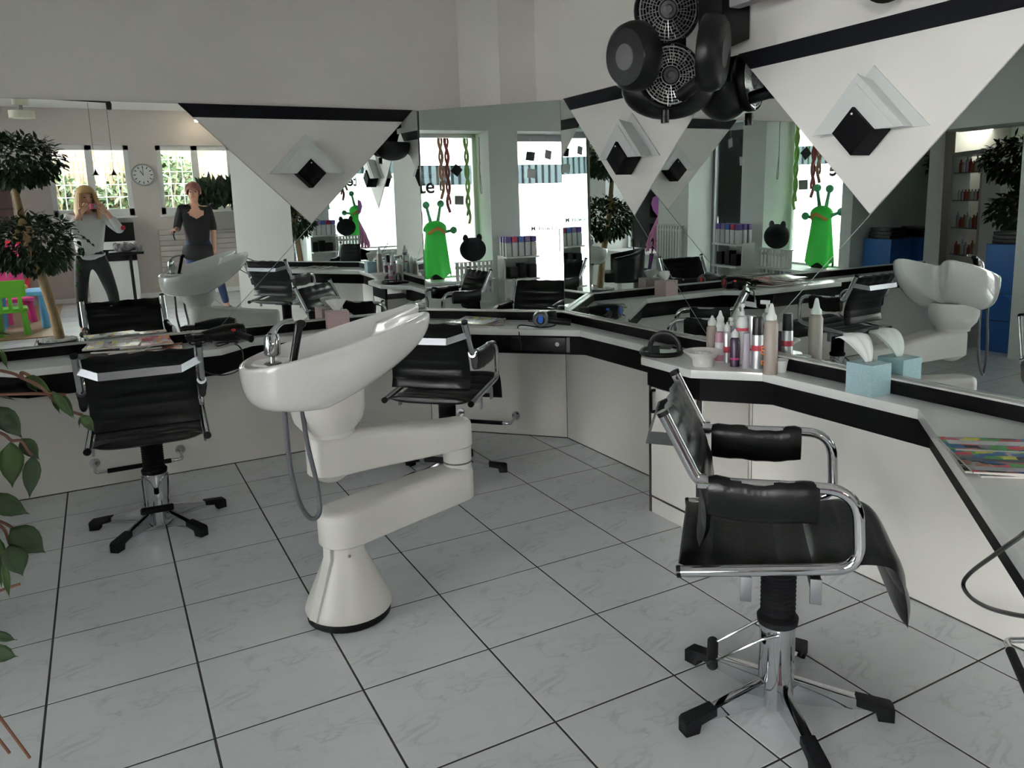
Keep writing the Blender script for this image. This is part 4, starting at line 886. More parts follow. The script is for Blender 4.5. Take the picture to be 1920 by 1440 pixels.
def crown(c, rx, ry, rz, n_, L_=.075, seed=1, clip=None):
    rnd = random.Random(seed); q = MB(); k = 0
    while k < n_:
        u = Vector((rnd.gauss(0, 1), rnd.gauss(0, 1), rnd.gauss(0, 1))).normalized(); r = rnd.uniform(.45, 1.05)**.6
        p = Vector(c)+Vector((u.x*rx*r, u.y*ry*r, u.z*rz*r)); k += 1
        if clip and not clip(p): continue
        leafmesh(q, p, u*.6+Vector((rnd.uniform(-.6, .6), rnd.uniform(-.6, .6), -.5+rnd.uniform(-.4, .5))), L_*rnd.uniform(.7, 1.2), L_*.42, up=(rnd.uniform(-.5, .5), rnd.uniform(-.5, .5), 1))
    return q
def off_frame(p):
    d = np.array(p)-CAM; zc = d@_F
    if zc < .05: return True
    x = 974.2+_f*(d@_RX)/zc; y = 626.4-_f*(d@_RY)/zc
    return x < -75 or x > 2000
tr1 = empty('indoor_tree', (-.10, -1.98, 0), 0, 'tall indoor fig tree with two leaf crowns at the left edge', 'tree'); TO = Vector((-.10, -1.98, 0))
MB().lathe([(0, 0), (.13, 0), (.135, .01), (.165, .33), (.172, .345), (.160, .345), (.152, .30), (0, .30)], c=(-.02, 0, 0), n=32).build('pot', mat('pot_dark', (.025, .027, .035), .25), tr1)
q = MB()
for k in range(46): a = k*2.39996; r = .14*math.sqrt((k+.5)/46); q.sph((-.02+r*math.cos(a), r*math.sin(a), .343), .023, 8, sc=(1.2, .9, .7))
tag(q.build('pebbles', mat('pebble_white', (.62, .62, .6), .6), tr1), kind='stuff')
MB().tube([Vector(v)-TO for v in curve([(-.10, -1.98, .29), (-.13, -1.98, .60), (-.19, -1.99, .95), (-.25, -2.0, 1.20), (-.27, -2.0, 1.42), (-.29, -2.0, 1.62), (-.31, -2.01, 1.85)], 5)], .03, 12, rr=[.045-.0007*i for i in range(31)]).build('trunk', BARK, tr1)
tag(crown(Vector((-.30, -2.03, 1.95))-TO, .40, .36, .22, 1500, seed=3, clip=lambda p: off_frame(p+TO)).build('foliage', GREEN, tr1, recalc=False), label='upper leaf crown', kind='stuff')
tag(crown(Vector((-.22, -2.05, 1.22))-TO, .40, .34, .26, 1700, seed=5, clip=lambda p: off_frame(p+TO)).build('foliage', GREEN, tr1, recalc=False), label='lower leaf crown', kind='stuff')
# leaves and twigs reaching into the picture
YL = -2.12
def pl(x, y, dy=0.): return at_plane(x, y, [0, 1, 0], [0, YL+dy, 0])-TO
def bigleaf(b_, t_, wpx, m, dy=0., tw=0.):
    B_ = pl(*b_, dy); T_ = pl(*t_, dy-.01); d = T_-B_; L_ = d.length; d.normalize(); wv = wpx/1010; n0 = Vector((.1, -1, .15+tw)).normalized(); s_ = d.cross(n0).normalized(); n0 = s_.cross(d)
    prof = [(0, .0), (.06, .30), (.18, .78), (.34, 1.), (.52, .93), (.68, .68), (.80, .38), (.90, .14), (1, 0)]
    q = MB(); rows = []
    for t, w2 in prof:
        c = B_+d*L_*t+n0*(.06*L_*math.sin(PI*t))
        rows.append([q.b.verts.new(c+s_*(wv*.5*w2*k)+n0*(abs(k)*wv*.13*w2-.0 + .003*math.sin(9*t+k))) for k in (-1, -.5, 0, .5, 1)])
    for a, c in zip(rows, rows[1:]):
        for k in range(4): q.b.faces.new((a[k], a[k+1], c[k+1], c[k]))
    o = q.build('leaf', m, tr1, recalc=False); s2 = o.modifiers.new('s', 'SOLIDIFY'); s2.thickness = .0007; return o
for b_, t_, w_, m, dy in [((-8, 762), (42, 822), 34, GREEN, 0), ((20, 828), (23, 915), 37, GREEN2, .01), ((40, 822), (74, 862), 26, GREEN, .02), ((62, 853), (55, 934), 27, GREEN, 0), ((-22, 932), (56, 964), 36, GREEN, -.02),
        ((20, 990), (86, 1037), 46, GREEN, 0), ((18, 1020), (43, 1081), 38, GREEN, -.02), ((-8, 1002), (3, 1102), 26, GREEN2, .01), ((6, 1050), (18, 1122), 12, GREEN2, -.01), ((-20, 1186), (32, 1200), 17, GREEN, 0), ((-25, 1218), (34, 1231), 30, GREEN, 0),
        ((50, 703), (98, 737), 17, GREEN2, .02), ((52, 708), (70, 736), 14, GREEN, .03), ((98, 733), (138, 786), 15, GREEN2, 0), ((98, 738), (112, 776), 10, GREEN2, .02), ((118, 738), (140, 786), 10, GREEN, .01), ((153, 777), (178, 812), 17, GREEN2, 0), ((2, 655), (14, 692), 8, GREEN2, 0), ((150, 782), (148, 802), 4, GREEN, 0)]:
    bigleaf(b_, t_, w_, m, dy)
for P_ in ([(-30, 690), (20, 699), (42, 709), (75, 725), (105, 754), (130, 770), (155, 778)], [(-30, 741), (60, 738), (124, 740)], [(-20, 803), (8, 815), (22, 826), (40, 827), (52, 846), (62, 856)], [(-20, 970), (10, 982), (26, 992)], [(-15, 975), (8, 993), (18, 1020)], [(-20, 1116), (10, 1104), (38, 1095)], [(-10, 1330), (0, 1345), (56, 1421)], [(-10, 1376), (18, 1412)], [(42, 709), (40, 698), (55, 704)]):
    MB().tube(curve([pl(x, y, .005) for x, y in P_], 5), .0026, 6).build('twig', STEM, tr1)
q = MB()
for v in ((-.27, -1.93, 1.40), (-.23, -1.91, 1.33), (-.31, -1.93, 1.31)): q.sph(Vector(v)-TO, .045, 10, sc=(.8, .6, 1.2))
q = q.build('straw_ornament', mat('straw', (.42, .28, .14), .8)); q.location = TO; tag(q, 'straw ornament hanging on the tree trunk', 'ornament')
tr2 = empty('indoor_tree', (-3.05, .98, 0), 0, 'second indoor fig tree in the annexe by the product shelves', 'tree')
MB().lathe([(0, 0), (.16, 0), (.2, .38), (.19, .38), (.15, .34), (0, .34)], n=24).build('pot', MATS['pot_dark'], tr2)
MB().tube([(0, 0, .3), (.04, .02, .9), (-.03, 0, 1.4), (0, 0, 1.7)], .035, 10).build('trunk', BARK, tr2)
tag(crown((0, 0, 1.82), .50, .5, .26, 1500, seed=8, L_=.09).build('foliage', GREEN, tr2, recalc=False), label='upper leaf crown', kind='stuff')
tag(crown((-.05, 0, 1.30), .45, .45, .22, 1200, seed=9, L_=.09).build('foliage', GREEN, tr2, recalc=False), label='lower leaf crown', kind='stuff')
# ------------------------------------------------------------------ annexe: blue cabinets, product shelf, poster, tube light
BL = mat('cabinet_blue', (.015, .10, .34), .45)
for i, (y, x) in enumerate(((.62, -2.10), (.66, -2.56))):
    e = empty('blue_cabinet', (x, y, 0), 0, ['tall blue file cabinet with black trays at the annexe opening', 'second blue file cabinet set back beside the first'][i], 'cabinet')
    MB().boxm((-.17, -.17, 0), (.17, .17, 1.02), .006).build('body', BL, e, smooth=False); MB().boxm((.17, -.16, .56), (.178, .16, .565)).boxm((.17, -.16, .30), (.178, .16, .305)).build('drawer_gap', PLASTK, e, smooth=False)
    for k in range(3): q = MB().box((0, 0, .02), (.30-.02*k, .26, .035), rz=.06*k, bev=.004).build('black_tray', PLASTK, loc=(x, y, 1.021+.038*k)); tag(q, ['lowest', 'middle', 'topmost'][k]+' black tray on the '+['first', 'second'][i]+' blue cabinet', 'tray')
ps = empty('product_shelf', (-4.1, 2.28, 0), R_(32), 'tall white framed glass product shelf in the annexe', 'shelf')
q = MB()
for sy in (-1, 1): q.box((0, .36*sy, .98), (.22, .06, 1.96), bev=.02)
q.box((0, 0, 1.97), (.22, .78, .06), bev=.02).box((0, 0, .05), (.24, .74, .10), bev=.01); q.build('frame', WHITE, ps)
for k in range(5): MB().box((0, 0, .38+.34*k), (.20, .66, .012)).build('glass_shelf', mat('shelf_glass', (.25, .30, .28), .2), ps, smooth=False)
pc = [mat('prod_red', (.35, .04, .05), .4), mat('prod_silver', (.4, .4, .42), .3, .5), mat('prod_white', (.55, .55, .55), .4), mat('prod_amber', (.30, .12, .04), .3)]
Mp = Matrix.Translation(ps.location) @ Matrix.Rotation(R_(32), 4, 'Z')
for k in range(5):
    for j in range(8):
        hh = .13+.06*((k*j) % 3)/2; e = MB().lathe([(0, 0), (.022, 0), (.022, hh*.75), (.010, hh*.82), (.010, hh), (0, hh)], n=12).build('product_bottle', pc[(k+j) % 4]); e.location = Mp @ Vector((.04, -.28+j*.08, .387+.34*k)); tag(e, '%s bottle on the %s board of the annexe glass shelf, %s' % (['red', 'silver', 'white', 'amber'][(k+j) % 4], ['lowest', 'second', 'middle', 'fourth', 'top'][k], ['first', 'second', 'third', 'fourth', 'fifth', 'sixth', 'seventh', 'eighth'][j]+' in the row'), 'bottle', 'product bottles on the annexe shelf')
po = empty('poster', (-5.58, 3.15, 1.72), 0, 'poster of a dark figure on the green annexe wall', 'poster')
MB().box((0, 0, 0), (.01, .34, .50)).build('sheet', mat('poster_pale', (.45, .36, .38), .6), po, smooth=False); MB().sph((.006, .03, .10), .055, 12, sc=(.05, 1, 1.2)).box((.007, .02, -.08), (.002, .12, .26)).build('figure_print', mat('poster_dark', (.06, .03, .05), .6), po)
tl = empty('tube_light', (-4.9, 2.6, 2.35), R_(60), 'lit tube light under the annexe ceiling', 'lamp'); MB().box((0, 0, 0), (.08, 1.1, .04), bev=.01).build('housing', WHITE, tl); MB().tube([(0, -.5, -.03), (0, .5, -.03)], .014, 10).build('tube', mat('tube_glow', (1, 1, 1), .5, emit=(1, 1, .95), estr=45), tl)
MB().tube([(0, 0, .02), (0, 0, .55)], .006, 6).build('suspension', STEEL, tl)

# ------------------------------------------------------------------ rear part of the salon (seen in the mirrors)
FOL = mat('hedge_green', (.02, .042, .010), .6, var=.5, scale=6); CANE = mat('cane_tan', (.12, .09, .05), .6, var=.3)
struct(MB().boxm((-6, -14, -.3), (6, -7.72, -.05)).build('garden_ground', mat('garden_ground', (.25, .25, .2), .9), smooth=False))
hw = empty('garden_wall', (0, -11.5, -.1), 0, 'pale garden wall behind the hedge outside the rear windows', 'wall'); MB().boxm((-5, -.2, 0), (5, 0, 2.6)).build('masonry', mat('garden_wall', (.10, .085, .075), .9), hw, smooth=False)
hg = empty('hedge', (.9, -9.8, -.05), 0, 'leafy hedge with tan canes outside the rear windows', 'hedge'); rnd = random.Random(4); q = MB()
for k in range(210):
    x = rnd.uniform(-2.4, 3.0); y = rnd.uniform(-.4, .5); a = rnd.uniform(-.35, .35); q.tube([(x, y, 0), (x+a*.5, y, 1.6), (x+a*1.4, y+rnd.uniform(-.2, .2), 3.1)], .013, 5)
tag(q.build('canes', CANE, hg), kind='stuff'); q = MB()
for k in range(9000):
    x = rnd.uniform(-2.8, 3.2); z = rnd.uniform(.7, 2.45)*(.86+.14*math.sin(x*2.9)); leafmesh(q, (x, rnd.uniform(-.4, .6), z), (rnd.uniform(-1, 1), rnd.uniform(-1, 1), rnd.uniform(-1, .6)), .17, .06, up=(rnd.uniform(-1, 1), 1, rnd.uniform(-1, 1)))
tag(q.build('foliage', FOL, hg, recalc=False), kind='stuff')
ck = empty('wall_clock', (1.02, YR+.003, 1.92), 0, 'round white wall clock between the rear windows', 'clock')
MX = Matrix.Rotation(R_(-90), 4, 'X')
MB().lathe([(0, 0), (.165, 0), (.17, .012), (.165, .03), (.150, .032), (.148, .018), (0, .018)], n=40, M=MX).build('rim', mat('clock_rim', (.3, .32, .31), .4), ck)
MB().lathe([(0, .019), (.147, .019), (.147, .021), (0, .021)], n=40, M=MX).build('dial', mat('dial_white', (.62, .62, .6), .5), ck)
q = MB()
for k in range(12): a = k*PI/6; q.box((.120*math.sin(a), .0225, .120*math.cos(a)), (.012, .002, .034), ry=a)
q.build('hour_marks', PLASTK, ck)
for a, L_, w_ in ((R_(-32), .085, .010), (R_(2), .120, .007)): MB().box((L_*.4*math.sin(a), .0245, L_*.4*math.cos(a)), (w_, .002, L_), ry=a).build('hand', PLASTK, ck)
# pot plant on the rear sill
pp2 = empty('potted_plant', (2.06, YR+.16, 1.31), 0, 'dark broad leaved pot plant in a grey trough on the rear window sill', 'plant')
MB().boxm((-.34, -.10, -.28), (.38, .12, .02), .01).build('planter', mat('trough_grey', (.24, .235, .22), .7), pp2, smooth=False); q = MB(); rnd = random.Random(11)
for k in range(170):
    a = rnd.uniform(0, 2*PI); e_ = rnd.uniform(.15, 1.35); r = rnd.uniform(.02, .26); leafmesh(q, (rnd.uniform(-.3, .33), rnd.uniform(-.05, .1), .02+r*1.4), (math.cos(a)*math.cos(e_), abs(math.sin(a))*math.cos(e_)*.8, math.sin(e_)), rnd.uniform(.2, .34), .085, up=(rnd.uniform(-.4, .4), 1, .5))
tag(q.build('foliage', mat('leaf_dark', (.012, .032, .012), .4, var=.4), pp2, recalc=False), kind='stuff')
br2 = MB().boxm((2.16, YR+.012, .30), (3.05, YR+.06, 1.10), .004); o = empty('panel_radiator', (1.9, YR+.012, .3), 0, 'long horizontal slat radiator under the right rear window', 'radiator')
br2.b.free()
for k in range(9): MB().boxm((-.75, 0, .085*k), (.95, .045, .085*k+.078), .006).build('slat', mat('radiator_beige', (.46, .42, .39), .5), o, smooth=False)
# trolley with towel, dark cases
tr = empty('salon_trolley', (.66, -6.45, 0), 0, 'black salon trolley with a grey towel behind the woman with the camera', 'trolley')
MB().boxm((-.25, -.18, .78), (.20, .18, .82), .01).build('tray', PLASTK, tr); MB().tube([(.03, 0, .05), (.02, 0, .79)], .022, 10).build('post', PLASTK, tr)
q = MB()
for a in range(4): q.tube([(.03, 0, .07), (.03+.28*math.cos(a*PI/2+.4), .28*math.sin(a*PI/2+.4), .05)], .014, 8)
q.build('foot', PLASTK, tr)
for a in range(4): MB().sph((.03+.28*math.cos(a*PI/2+.4), .28*math.sin(a*PI/2+.4), .028), .027, 10).build('castor', RUBBER, tr)
q = MB(); rnd = random.Random(2)
for k in range(40): q.sph((rnd.uniform(-.16, .15), rnd.uniform(-.1, .1), .85+rnd.uniform(0, .07)), .04, 8)
tw = q.build('towel', mat('towel_grey', (.22, .20, .21), .95, bump=.6)); tw.location = (.66, -6.45, .0); tag(tw, 'crumpled grey towel on the salon trolley', 'towel')
ws = empty('wall_shelf_unit', (.40, YR+.012, 0), 0, 'black and white wall unit under the left rear window', 'shelf')
for z0, z1, m in ((.62, .80, PLASTK), (.80, .92, WHITE), (.92, 1.20, PLASTK)): MB().boxm((-.30, 0, z0), (.40, .22, z1), .004).build('compartment', m, ws, smooth=False)
MB().boxm((-.30, 0, 0), (.40, .20, .62), .004).build('base', WHITE, ws, smooth=False)
# track and pendant lamps, ceiling lamp, spot
tk = empty('light_track', (0, -5.2, 2.80), 0, 'thin black ceiling light track with pendant cords', 'lamp')
MB().tube([(-1.4, .5, 0), (.60, -.25, 0)], .011, 8).tube([(-1.2, .42, 0), (-1.2, .42, .10)], .006, 6).tube([(.2, -.1, 0), (.2, -.1, .10)], .006, 6).build('track', PLASTK, tk); MB().lathe([(0, -.10), (.03, -.09), (.035, -.02), (.02, .02), (0, .02)], c=(.60, -.25, 0), n=16).build('feed', PLASTK, tk)
for x, y, lb in ((.36, -5.355, 'small black pendant lamp hanging left in front of the rear window'), (.57, -5.44, 'small black pendant lamp hanging right in front of the rear window')):
    e = empty('pendant_lamp', (x, y, 1.88), 0, lb, 'lamp', 'small pendant lamps on the ceiling track'); MB().tube([(0, 0, .06), (0, 0, .90)], .0025, 5).build('cable', PLASTK, e); MB().lathe([(.055, 0), (.030, .012), (.008, .06), (.006, .075), (0, .075)], n=20).build('shade', PLASTK, e)
cl = empty('ceiling_lamp', (-.34, -4.95, 2.54), 0, 'cream two tier drum lamp under the salon ceiling', 'lamp'); CM = mat('lamp_cream', (.58, .57, .46), .6)
MB().lathe([(0, 0), (.135, 0), (.135, .085), (0, .085)], n=28).build('lower_shade', CM, cl); MB().lathe([(0, .15), (.085, .15), (.085, .26), (0, .26)], n=28).build('upper_shade', CM, cl); MB().tube([(0, 0, .05), (0, 0, .30)], .02, 8).build('stem', STEEL, cl)
sp = empty('spot_lamp', (1.84, -7.2, 2.74), 0, 'small lit spot lamp near the rear wall', 'lamp'); MB().lathe([(0, .16), (.03, .15), (.04, .05), (.035, 0), (0, .01)], n=16).build('housing', WHITE, sp); MB().sph((0, .0, 0), .03, 12).build('bulb', mat('bulb_glow', (1, 1, 1), .5, emit=(1, .82, .6), estr=60), sp)
# children's corner
PGN = mat('plastic_green', (.10, .34, .02), .4); PBL = mat('plastic_blue', (.12, .34, .62), .4); PKK = mat('plastic_pink', (.72, .04, .22), .4)
struct(MB().boxm((-1.7, -7.4, 0.0005), (-.28, -4.35, .012)).build('floor_wood', mat('wood_floor', (.30, .19, .10), .5, var=.2, scale=5), smooth=False))
def kchair(p, rz, m, label):
    e = empty('child_chair', p, rz, label, 'chair', "children's plastic furniture")
    MB().box((0, 0, .30), (.34, .32, .05), bev=.02).build('seat', m, e)
    for sx in (-1, 1):
        for sy in (-1, 1): MB().frust((.14*sx, .12*sy, 0), (.12*sx, .11*sy, .29), .042, .030, n=14).build('leg', m, e)
    q = MB().box((0, -.15, .56), (.34, .045, .20), bev=.018); 
    for x in (-.10, 0, .10): q.box((x, -.15, .40), (.045, .04, .20), bev=.01)
    q.build('backrest', m, e); return e
kchair((-.70, -4.72, .0122), R_(175), PGN, "green plastic child's chair beside the tree"); kchair((-.72, -5.75, .0122), R_(-20), PKK, "pink plastic child's chair behind the blue table")
kt = empty('child_table', (-.62, -5.25, .0122), 0, "blue plastic child's table between the chairs", 'table', "children's plastic furniture")
MB().box((0, 0, .44), (.60, .50, .05), bev=.02).build('tabletop', PBL, kt)
for sx in (-1, 1):
    for sy in (-1, 1): MB().frust((.24*sx, .19*sy, 0), (.22*sx, .18*sy, .42), .05, .036, n=14).build('leg', PBL, kt)
for i, (x, y, col, nm) in enumerate([(-.70, -5.2, (.6, .03, .04), 'red'), (-.58, -5.3, (.7, .5, .03), 'yellow'), (-.66, -5.35, (.1, .4, .05), 'green')]):
    q = MB().sph((0, 0, .035), .035, 14); o = q.build('toy_ball', mat('toy_'+nm, col, .4)); o.location = (x, y, .478); tag(o, nm+" toy ball on the blue child's table", 'toy')
rb = empty('toy_shelf', (-1.0, -7.15, .0122), 0, 'red and white toy shelf against the rear wall', 'shelf'); MB().boxm((-.35, -.2, 0), (.35, .2, 1.0), .01).build('body', mat('toy_red', (.6, .03, .04), .4), rb, smooth=False)
for k in range(3): MB().boxm((-.30, .2, .06+.32*k), (.30, .215, .32+.32*k), .004).build('bin', [WHITE, PBL, PKK][k], rb, smooth=False)
wr = empty('bottle_rack', (-1.25, -6.9, 1.15), 0, 'dark rack with rows of red bottles left of the rear window', 'shelf')
for k in range(3):
    MB().boxm((-.30, -.10, .30*k), (.55, .10, .30*k+.02)).build('shelf', PLASTK, wr, smooth=False)
    for j in range(9): q = MB().lathe([(0, 0), (.028, 0), (.028, .16), (.012, .19), (.012, .22), (0, .22)], n=10).build('red_bottle', [pc[0], PLASTK][j % 2]); q.location = (-1.25-.25+.09*j, -6.9, 1.1705+.30*k); tag(q, '%s bottle on the %s board of the dark rack, %s from the left' % (['red', 'black'][j % 2], ['lowest', 'middle', 'top'][k], ['first', 'second', 'third', 'fourth', 'fifth', 'sixth', 'seventh', 'eighth', 'ninth'][j]), 'bottle', 'bottles on the dark rack')
MB().boxm((-.30, .08, 0), (.55, .095, .85)).build('back_panel', mat('rack_dark', (.05, .02, .02), .6), wr, smooth=False); wr.children[-1].location = (0, -.17, 0)

# ------------------------------------------------------------------ people
def skinmesh(name, V_, E_, m, parent, sub=2, root=0):
    me = bpy.data.meshes.new(name); me.from_pydata([v[0] for v in V_], E_, []); me.materials.append(m)
    o = bpy.data.objects.new(name, me); C.objects.link(o); o.parent = parent
    o.modifiers.new('skin', 'SKIN'); sv = me.skin_vertices[0].data if me.skin_vertices else None
    if sv is None:
        bpy.context.view_layer.objects.active = o; me.skin_vertices
    for i, v in enumerate(V_):
        r = v[1]; sv[i].radius = r if isinstance(r, tuple) else (r, r); sv[i].use_root = (i == root)
    s_ = o.modifiers.new('sub', 'SUBSURF'); s_.levels = sub; s_.render_levels = sub; o.modifiers['skin'].use_smooth_shade = True
    return o
def person(loc_, rz, J, shirt, trouser, hair, label, long_hair, tunic=False):
    e = empty('person', loc_, rz, label, 'person')
    # body
    V_ = [(J['pelvis'], .11), (J['waist'], .10), (J['chest'], (.14, .10)), (J['neck'], .048), (J['headb'], .062), (J['head'], (.078, .092)), (J['top'], (.060, .075))]
    E_ = [(0, 1), (1, 2), (2, 3), (3, 4), (4, 5), (5, 6)]
    for s_ in ('L', 'R'):
        b_ = len(V_); V_ += [(J['sh'+s_], .046), (J['el'+s_], .037), (J['wr'+s_], .026), (J['ha'+s_], (.030, .018))]; E_ += [(2, b_), (b_, b_+1), (b_+1, b_+2), (b_+2, b_+3)]
        w_ = Vector(J['wr'+s_]); h_ = Vector(J['ha'+s_]); d = (h_-w_).normalized(); sd = d.cross(Vector(J.get('pn'+s_, (0, 1, 0)))).normalized(); cu = d.cross(sd)
        for f, (of, ln) in enumerate(((-.026, .058), (-.009, .070), (.008, .066), (.024, .052))):
            c = len(V_); a = h_+sd*of+d*.022; m1 = a+d*ln*.5; m2 = m1+d*ln*.3+cu*ln*.35*J.get('curl', 1); V_ += [(a, .0095), (m1, .0088), (m2, .0078)]; E_ += [(b_+3, c), (c, c+1), (c+1, c+2)]
        c = len(V_); a = w_+(h_-w_)*.4-sd*.03; V_ += [(a, .012), (a+d*.035-sd*.012+cu*.014, .0105), (a+d*.060-sd*.004+cu*.026, .009)]; E_ += [(b_+2, c), (c, c+1), (c+1, c+2)]
        b_ = len(V_); V_ += [(J['hip'+s_], .085), (J['kn'+s_], .055), (J['an'+s_], .036), (J['to'+s_], (.038, .024))]; E_ += [(0, b_), (b_, b_+1), (b_+1, b_+2), (b_+2, b_+3)]
    V_ = [(tuple(v[0]), v[1]) for v in V_]
    skinmesh('body', V_, E_, SKIN, e)
    hd_ = Vector(J['head']); f_ = Vector(J['face']).normalized(); sdx = f_.cross(Vector((0, 0, 1))).normalized()
    q = MB().tube([hd_+f_*.088+Vector((0, 0, .012)), hd_+f_*.108+Vector((0, 0, -.018)), hd_+f_*.094+Vector((0, 0, -.026))], .012, 8, rr=[.007, .014, .010]); q.build('nose', SKIN, e)
    for k in (-1, 1):
        MB().sph(hd_+f_*.082+sdx*.032*k+Vector((0, 0, .010)), .011, 10, sc=(1, 1, .6)).build('eye', mat('eye_dark', (.05, .04, .035), .2), e)
        MB().sph(hd_+sdx*.085*k+Vector((0, 0, -.005)), .026, 10, sc=(.5, .7, 1.1)).build('ear', SKIN, e)
    MB().tube([hd_+f_*.088+sdx*x+Vector((0, 0, -.050-.004*abs(x)/.02)) for x in (-.024, -.008, .008, .024)], .006, 6).build('mouth', mat('lips', (.42, .12, .11), .5), e)
    # clothing
    def grow(v, k): return v+k
    ws = .012
    T_ = [(J['hem'], J['hemr']), ((0, 0, J['midz']), J['midr']), (J['waist'], J['wr']), (J['chest'], (.180, .130)), (tuple(Vector(J['chest'])*.45+Vector(J['neckb'])*.55), (.130, .098)), (J['neckb'], (.078, .066))]; X_ = [(0, 1), (1, 2), (2, 3), (3, 4), (4, 5)]
    for s_ in ('L', 'R'):
        b_ = len(T_); ce = Vector(J['el'+s_])+(Vector(J['wr'+s_])-Vector(J['el'+s_]))*J['sleeve'+s_]; T_ += [(J['sh'+s_], .066), (J['el'+s_], .052), (tuple(ce), .042)]; X_ += [(3, b_), (b_, b_+1), (b_+1, b_+2)]
    o = skinmesh('top', T_, X_, shirt, e, root=2)
    L_ = [((J['pelvis'][0], J['pelvis'][1], J['pelvis'][2]+.13), (.135, .108)), (J['pelvis'], (.15, .12))]; X_ = [(0, 1)]
    for s_ in ('L', 'R'):
        b_ = len(L_); L_ += [(J['hip'+s_], .098), (J['kn'+s_], .066), (J['an'+s_], .046)]; X_ += [(1, b_), (b_, b_+1), (b_+1, b_+2)]
        q = MB().sph(Vector(J['an'+s_])*.4+Vector(J['to'+s_])*.6+Vector((0, 0, -.012)), .06, 14, sc=(.75, 1.75, .62), M=Matrix.Rotation(J.get('toe'+s_, 0), 4, 'Z')); q.build('shoe', RUBBER, e)
    skinmesh('trousers', L_, X_, trouser, e, root=1)
    q = MB().sph(hd_-f_*.018+Vector((0, 0, .030)), .1, 20, sc=(1.02, 1.10, 1.06))
    bmesh.ops.bisect_plane(q.b, geom=q.b.verts[:]+q.b.edges[:]+q.b.faces[:], plane_co=hd_+f_*.050+Vector((0, 0, .015)), plane_no=(f_+Vector((0, 0, -.75))), clear_outer=True)
    if long_hair:
        for k in range(26):
            a = PI*(.28+1.44*k/25); dr_ = f_*math.cos(a)+sdx*math.sin(a); p0 = hd_+dr_*.088+Vector((0, 0, .05)); q.tube([p0, hd_+dr_*.108+Vector((0, 0, -.05)), hd_+dr_*.120+Vector((0, 0, -.15)), hd_+dr_*.112+Vector((0, 0, -.235+.02*math.sin(k*3)))], .018, 6, rr=[.016, .020, .019, .008])
    q.build('hair', hair, e); return e
fw = Vector((.10, .99, 0)).normalized()
J1_ = dict(pelvis=(.0, 0, .90), waist=(.0, 0, 1.06), chest=(.01, .02, 1.29), neck=(.02, .045, 1.44), neckb=(.015, .03, 1.40), headb=(.025, .065, 1.50), head=(.035, .085, 1.585), top=(.035, .08, 1.66), face=(.18, .97, -.12),
    shL=(-.17, .03, 1.365), elL=(-.235, .14, 1.17), wrL=(-.045, .235, 1.395), haL=(.005, .275, 1.470), shR=(.19, .03, 1.365), elR=(.345, .17, 1.20), wrR=(.235, .245, 1.40), haR=(.185, .280, 1.470), pnL=(0, -1, .3), pnR=(0, -1, .3), curl=.9,
    hipL=(-.09, 0, .86), knL=(-.13, .02, .48), anL=(-.15, -.03, .09), toL=(-.16, .10, .03), hipR=(.10, 0, .86), knR=(.19, .05, .48), anR=(.20, -.02, .09), toR=(.22, .11, .03), toeL=.05, toeR=-.1,
    hem=(0, 0, .86), hemr=(.165, .13), midz=.95, midr=(.16, .125), wr=(.138, .105), sleeveL=.86, sleeveR=.86)
w1_ = person((.195, -3.945, .025), 0, J1_, mat('top_white', (.60, .60, .60), .8, bump=.2), mat('trousers_black', (.010, .010, .012), .7), mat('hair_blonde', (.42, .25, .10), .5, var=.3, scale=60),
       'blonde woman in a white top and black trousers raising a compact camera', True)
q = MB().sph((.36, .20, 1.24), .045, 12, sc=(.7, .5, .6)); q.build('red_patch', mat('patch_red', (.5, .02, .04), .7), w1_)
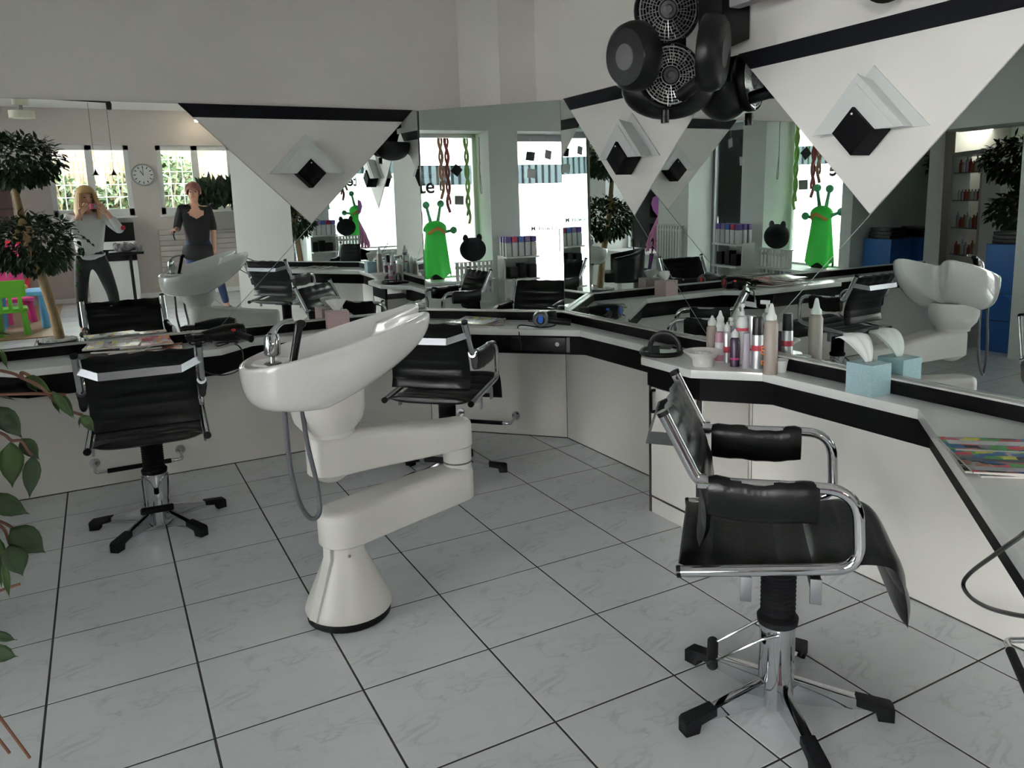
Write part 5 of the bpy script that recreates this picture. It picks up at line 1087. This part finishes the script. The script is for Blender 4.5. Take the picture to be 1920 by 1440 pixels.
cm = empty('compact_camera', (.300, -3.652, 1.515), R_(-28), 'small silver and pink compact camera held up by the blonde woman', 'camera')
MB().box((0, 0, 0), (.098, .024, .058), bev=.006).build('body', mat('camera_pink', (.55, .12, .20), .3, .3), cm); MB().lathe([(0, .012), (.020, .012), (.020, .024), (.014, .026), (0, .022)], n=20, M=MX @ Matrix.Rotation(PI, 4, 'X') @ Matrix.Rotation(PI, 4, 'X')).build('lens', STEEL, cm)
J2_ = dict(pelvis=(.0, 0, .92), waist=(.0, 0, 1.08), chest=(.0, .01, 1.33), neck=(.0, .02, 1.48), neckb=(.0, .01, 1.45), headb=(.0, .03, 1.54), head=(.0, .04, 1.62), top=(.0, .03, 1.70), face=(-.15, .98, -.1),
    shL=(-.17, .0, 1.41), elL=(-.24, .02, 1.14), wrL=(-.29, .20, 1.13), haL=(-.30, .27, 1.13), shR=(.17, .0, 1.41), elR=(.215, -.02, 1.13), wrR=(.20, .05, .90), haR=(.19, .08, .83), pnL=(0, 0, 1), pnR=(-1, 0, 0), curl=.7,
    hipL=(-.09, 0, .88), knL=(-.10, .03, .48), anL=(-.11, -.02, .09), toL=(-.12, .11, .03), hipR=(.10, 0, .88), knR=(.22, .05, .48), anR=(.30, -.02, .09), toR=(.33, .11, .03), toeL=.05, toeR=-.15,
    hem=(0, 0, .68), hemr=(.26, .21), midz=.92, midr=(.215, .17), wr=(.160, .125), sleeveL=.15, sleeveR=.15)
w2_ = person((1.47, -5.10, .025), 0, J2_, mat('tunic_black', (.008, .008, .010), .8), mat('jeans_blue', (.02, .035, .10), .8), mat('hair_auburn', (.22, .07, .06), .5, var=.3, scale=60),
       'woman in a long black tunic and blue jeans with short auburn hair', False)
gn = empty('hand_tool', (1.165, -4.80, 1.135), 0, 'small black hand tool held by the woman in the black tunic', 'tool'); MB().frust((0, -.06, 0), (0, .09, .015), .020, .012, n=12).build('body', PLASTK, gn); MB().tube([(0, -.06, 0), (.0, -.07, -.05), (.01, -.06, -.10)], .008, 8).build('handle', PLASTK, gn)
